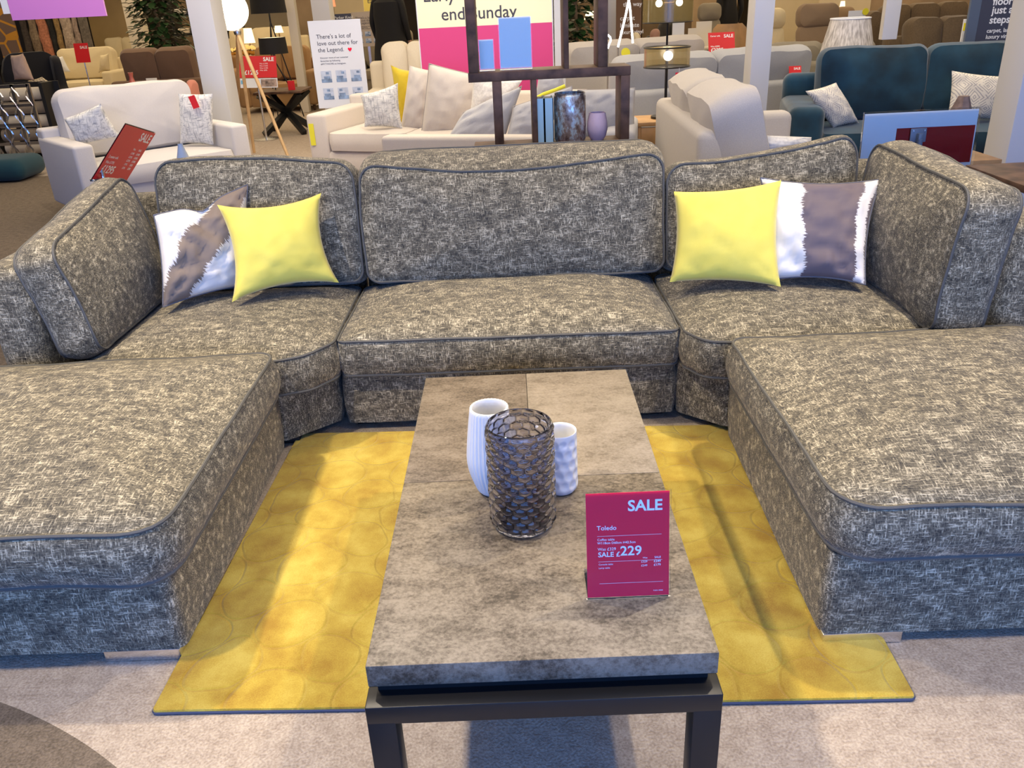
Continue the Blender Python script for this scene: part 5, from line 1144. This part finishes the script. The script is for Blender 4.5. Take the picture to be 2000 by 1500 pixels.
def far_lamp(label, px_, py0, py1, w_, y, mat='shade_black', lining=True):
    a = aty(px_, py1, y); zt, zb = aty(px_, py0, y).z, a.z; r = w_/2*(y+1.06)/FPX
    t = thing('table_lamp', label, 'lamp', (a.x, y, 0)); obj('lamp_shade', lathe([(r, zb), (r*.7, zt)], 24, (a.x, y, 0), capb=False), mat, t); obj('pole', tube([(a.x, y, .02), (a.x, y, zt-.03)], .012), 'brass', t); obj('base_plate', lathe([(.12, 0), (.12, .02)], 20, (a.x, y, 0), capt=True), 'brass', t)
    return t
bulb_mat('shade_lit', (1.0, .86, .58), 1.3); bulb_mat('shade_orange', (1.0, .30, .15), .7)
far_lamp('small black cone shade lamp behind the white column', 638, 4, 22, 12, 16); far_lamp('small orange shade lamp far behind the white column', 651, -6, 13, 9, 18, 'shade_orange')
far_lamp('lit cream shade lamp glowing behind the globe lamp', 488, 55, 84, 20, 16, 'shade_lit'); far_lamp('lit white shade lamp glowing beside the black shades', 545, 50, 64, 16, 16, 'shade_lit'); far_lamp('black shade lamp far behind the slim cream post', 570, -8, 11, 16, 15)
far_lamp('lit cream shade lamp seen through the shelf unit', 1154, 22, 38, 24, 12.5, 'shade_lit'); far_lamp('small lit lamp far beyond the brown recliner', 1645, 2, 14, 10, 15, 'shade_lit')
flat('gold_orn', (.8, .6, .25), .2, 1.0)
rr = random.Random(3)
for i in range(7):
    q = aty(440+i*9+rr.uniform(-3, 3), rr.uniform(88, 112), 15.2); r_ = rr.uniform(.06, .10)
    props(obj('glass_ornament', lathe([(r_*math.sin(math.pi*k/10)+1e-4, r_-r_*math.cos(math.pi*k/10)) for k in range(11)], 16, (q.x, 15.2, .761), capb=False), 'gold_orn'), 'round gilded ornament on the far sideboard behind the globe lamp', 'ornament', 'gilded ornaments on the far sideboard')
a, b_ = aty(432, 110, 15.2), aty(508, 110, 15.2); SB = thing('sideboard', 'pale sideboard carrying gilded ornaments behind the globe lamp', 'cabinet', ((a.x+b_.x)/2, 15.2, 0)); obj('body', box(((a.x+b_.x)/2, 15.2, .40), (b_.x-a.x, .45, .64), bev=.01), 'off_white', SB); obj('top', box(((a.x+b_.x)/2, 15.2, .74), (b_.x-a.x+.04, .5, .04)), 'oak', SB)
for sx in (a.x+.1, b_.x-.1): obj('leg', box((sx, 15.2, .04), (.05, .3, .08)), 'oak', SB)
B2, M2b, W2b, H2b = board('sale_banner', 'small yellow sale banner behind the person in black coat', 'sign', (708, -8), (752, -10), (714, 22), 14.5, 'yellow_pale' if False else 'banner_cream', .02, foot='silver')
flat('banner_yellow', srgb(236, 216, 110), .5); obj('panel', panel(W2b*.98, H2b*.98, .003, M2b, W2b*.01, H2b*.01), 'banner_yellow', B2, smooth=False)
text_mesh([('Early', .07, H2b*.52, .075), ('end', .16, H2b*.15, .075)], M2b @ Matrix.Translation((0, 0, .004)), 'lettering', B2, 'ink_grey', .0003)
B3, M3b, W3b, H3b = board('brand_sign', 'dark sign with white serif lettering behind the love message board', 'sign', (648, 28), (685, 26), (650, 46), 12.9, 'banner_slate', .02, foot='silver')
text_mesh([('Parker Knoll', .03, H3b*.45, .042, 'LEFT', .01)], M3b @ Matrix.Translation((0, 0, .002)), 'lettering', B3, 'white_ink', .0003)
for nm, l_, c_, e_ in (('lamp_bulb_glow', (lx, YD, lz), (1, .8, .5), 6), ('globe_light', (gc.x, 8.1, gc.z), (1, .9, .7), 12)):
    pl = bpy.data.lights.new(nm, 'POINT'); pl.energy = e_; pl.color = c_; pl.shadow_soft_size = .05; po = bpy.data.objects.new(nm, pl); COL.objects.link(po); po.location = l_
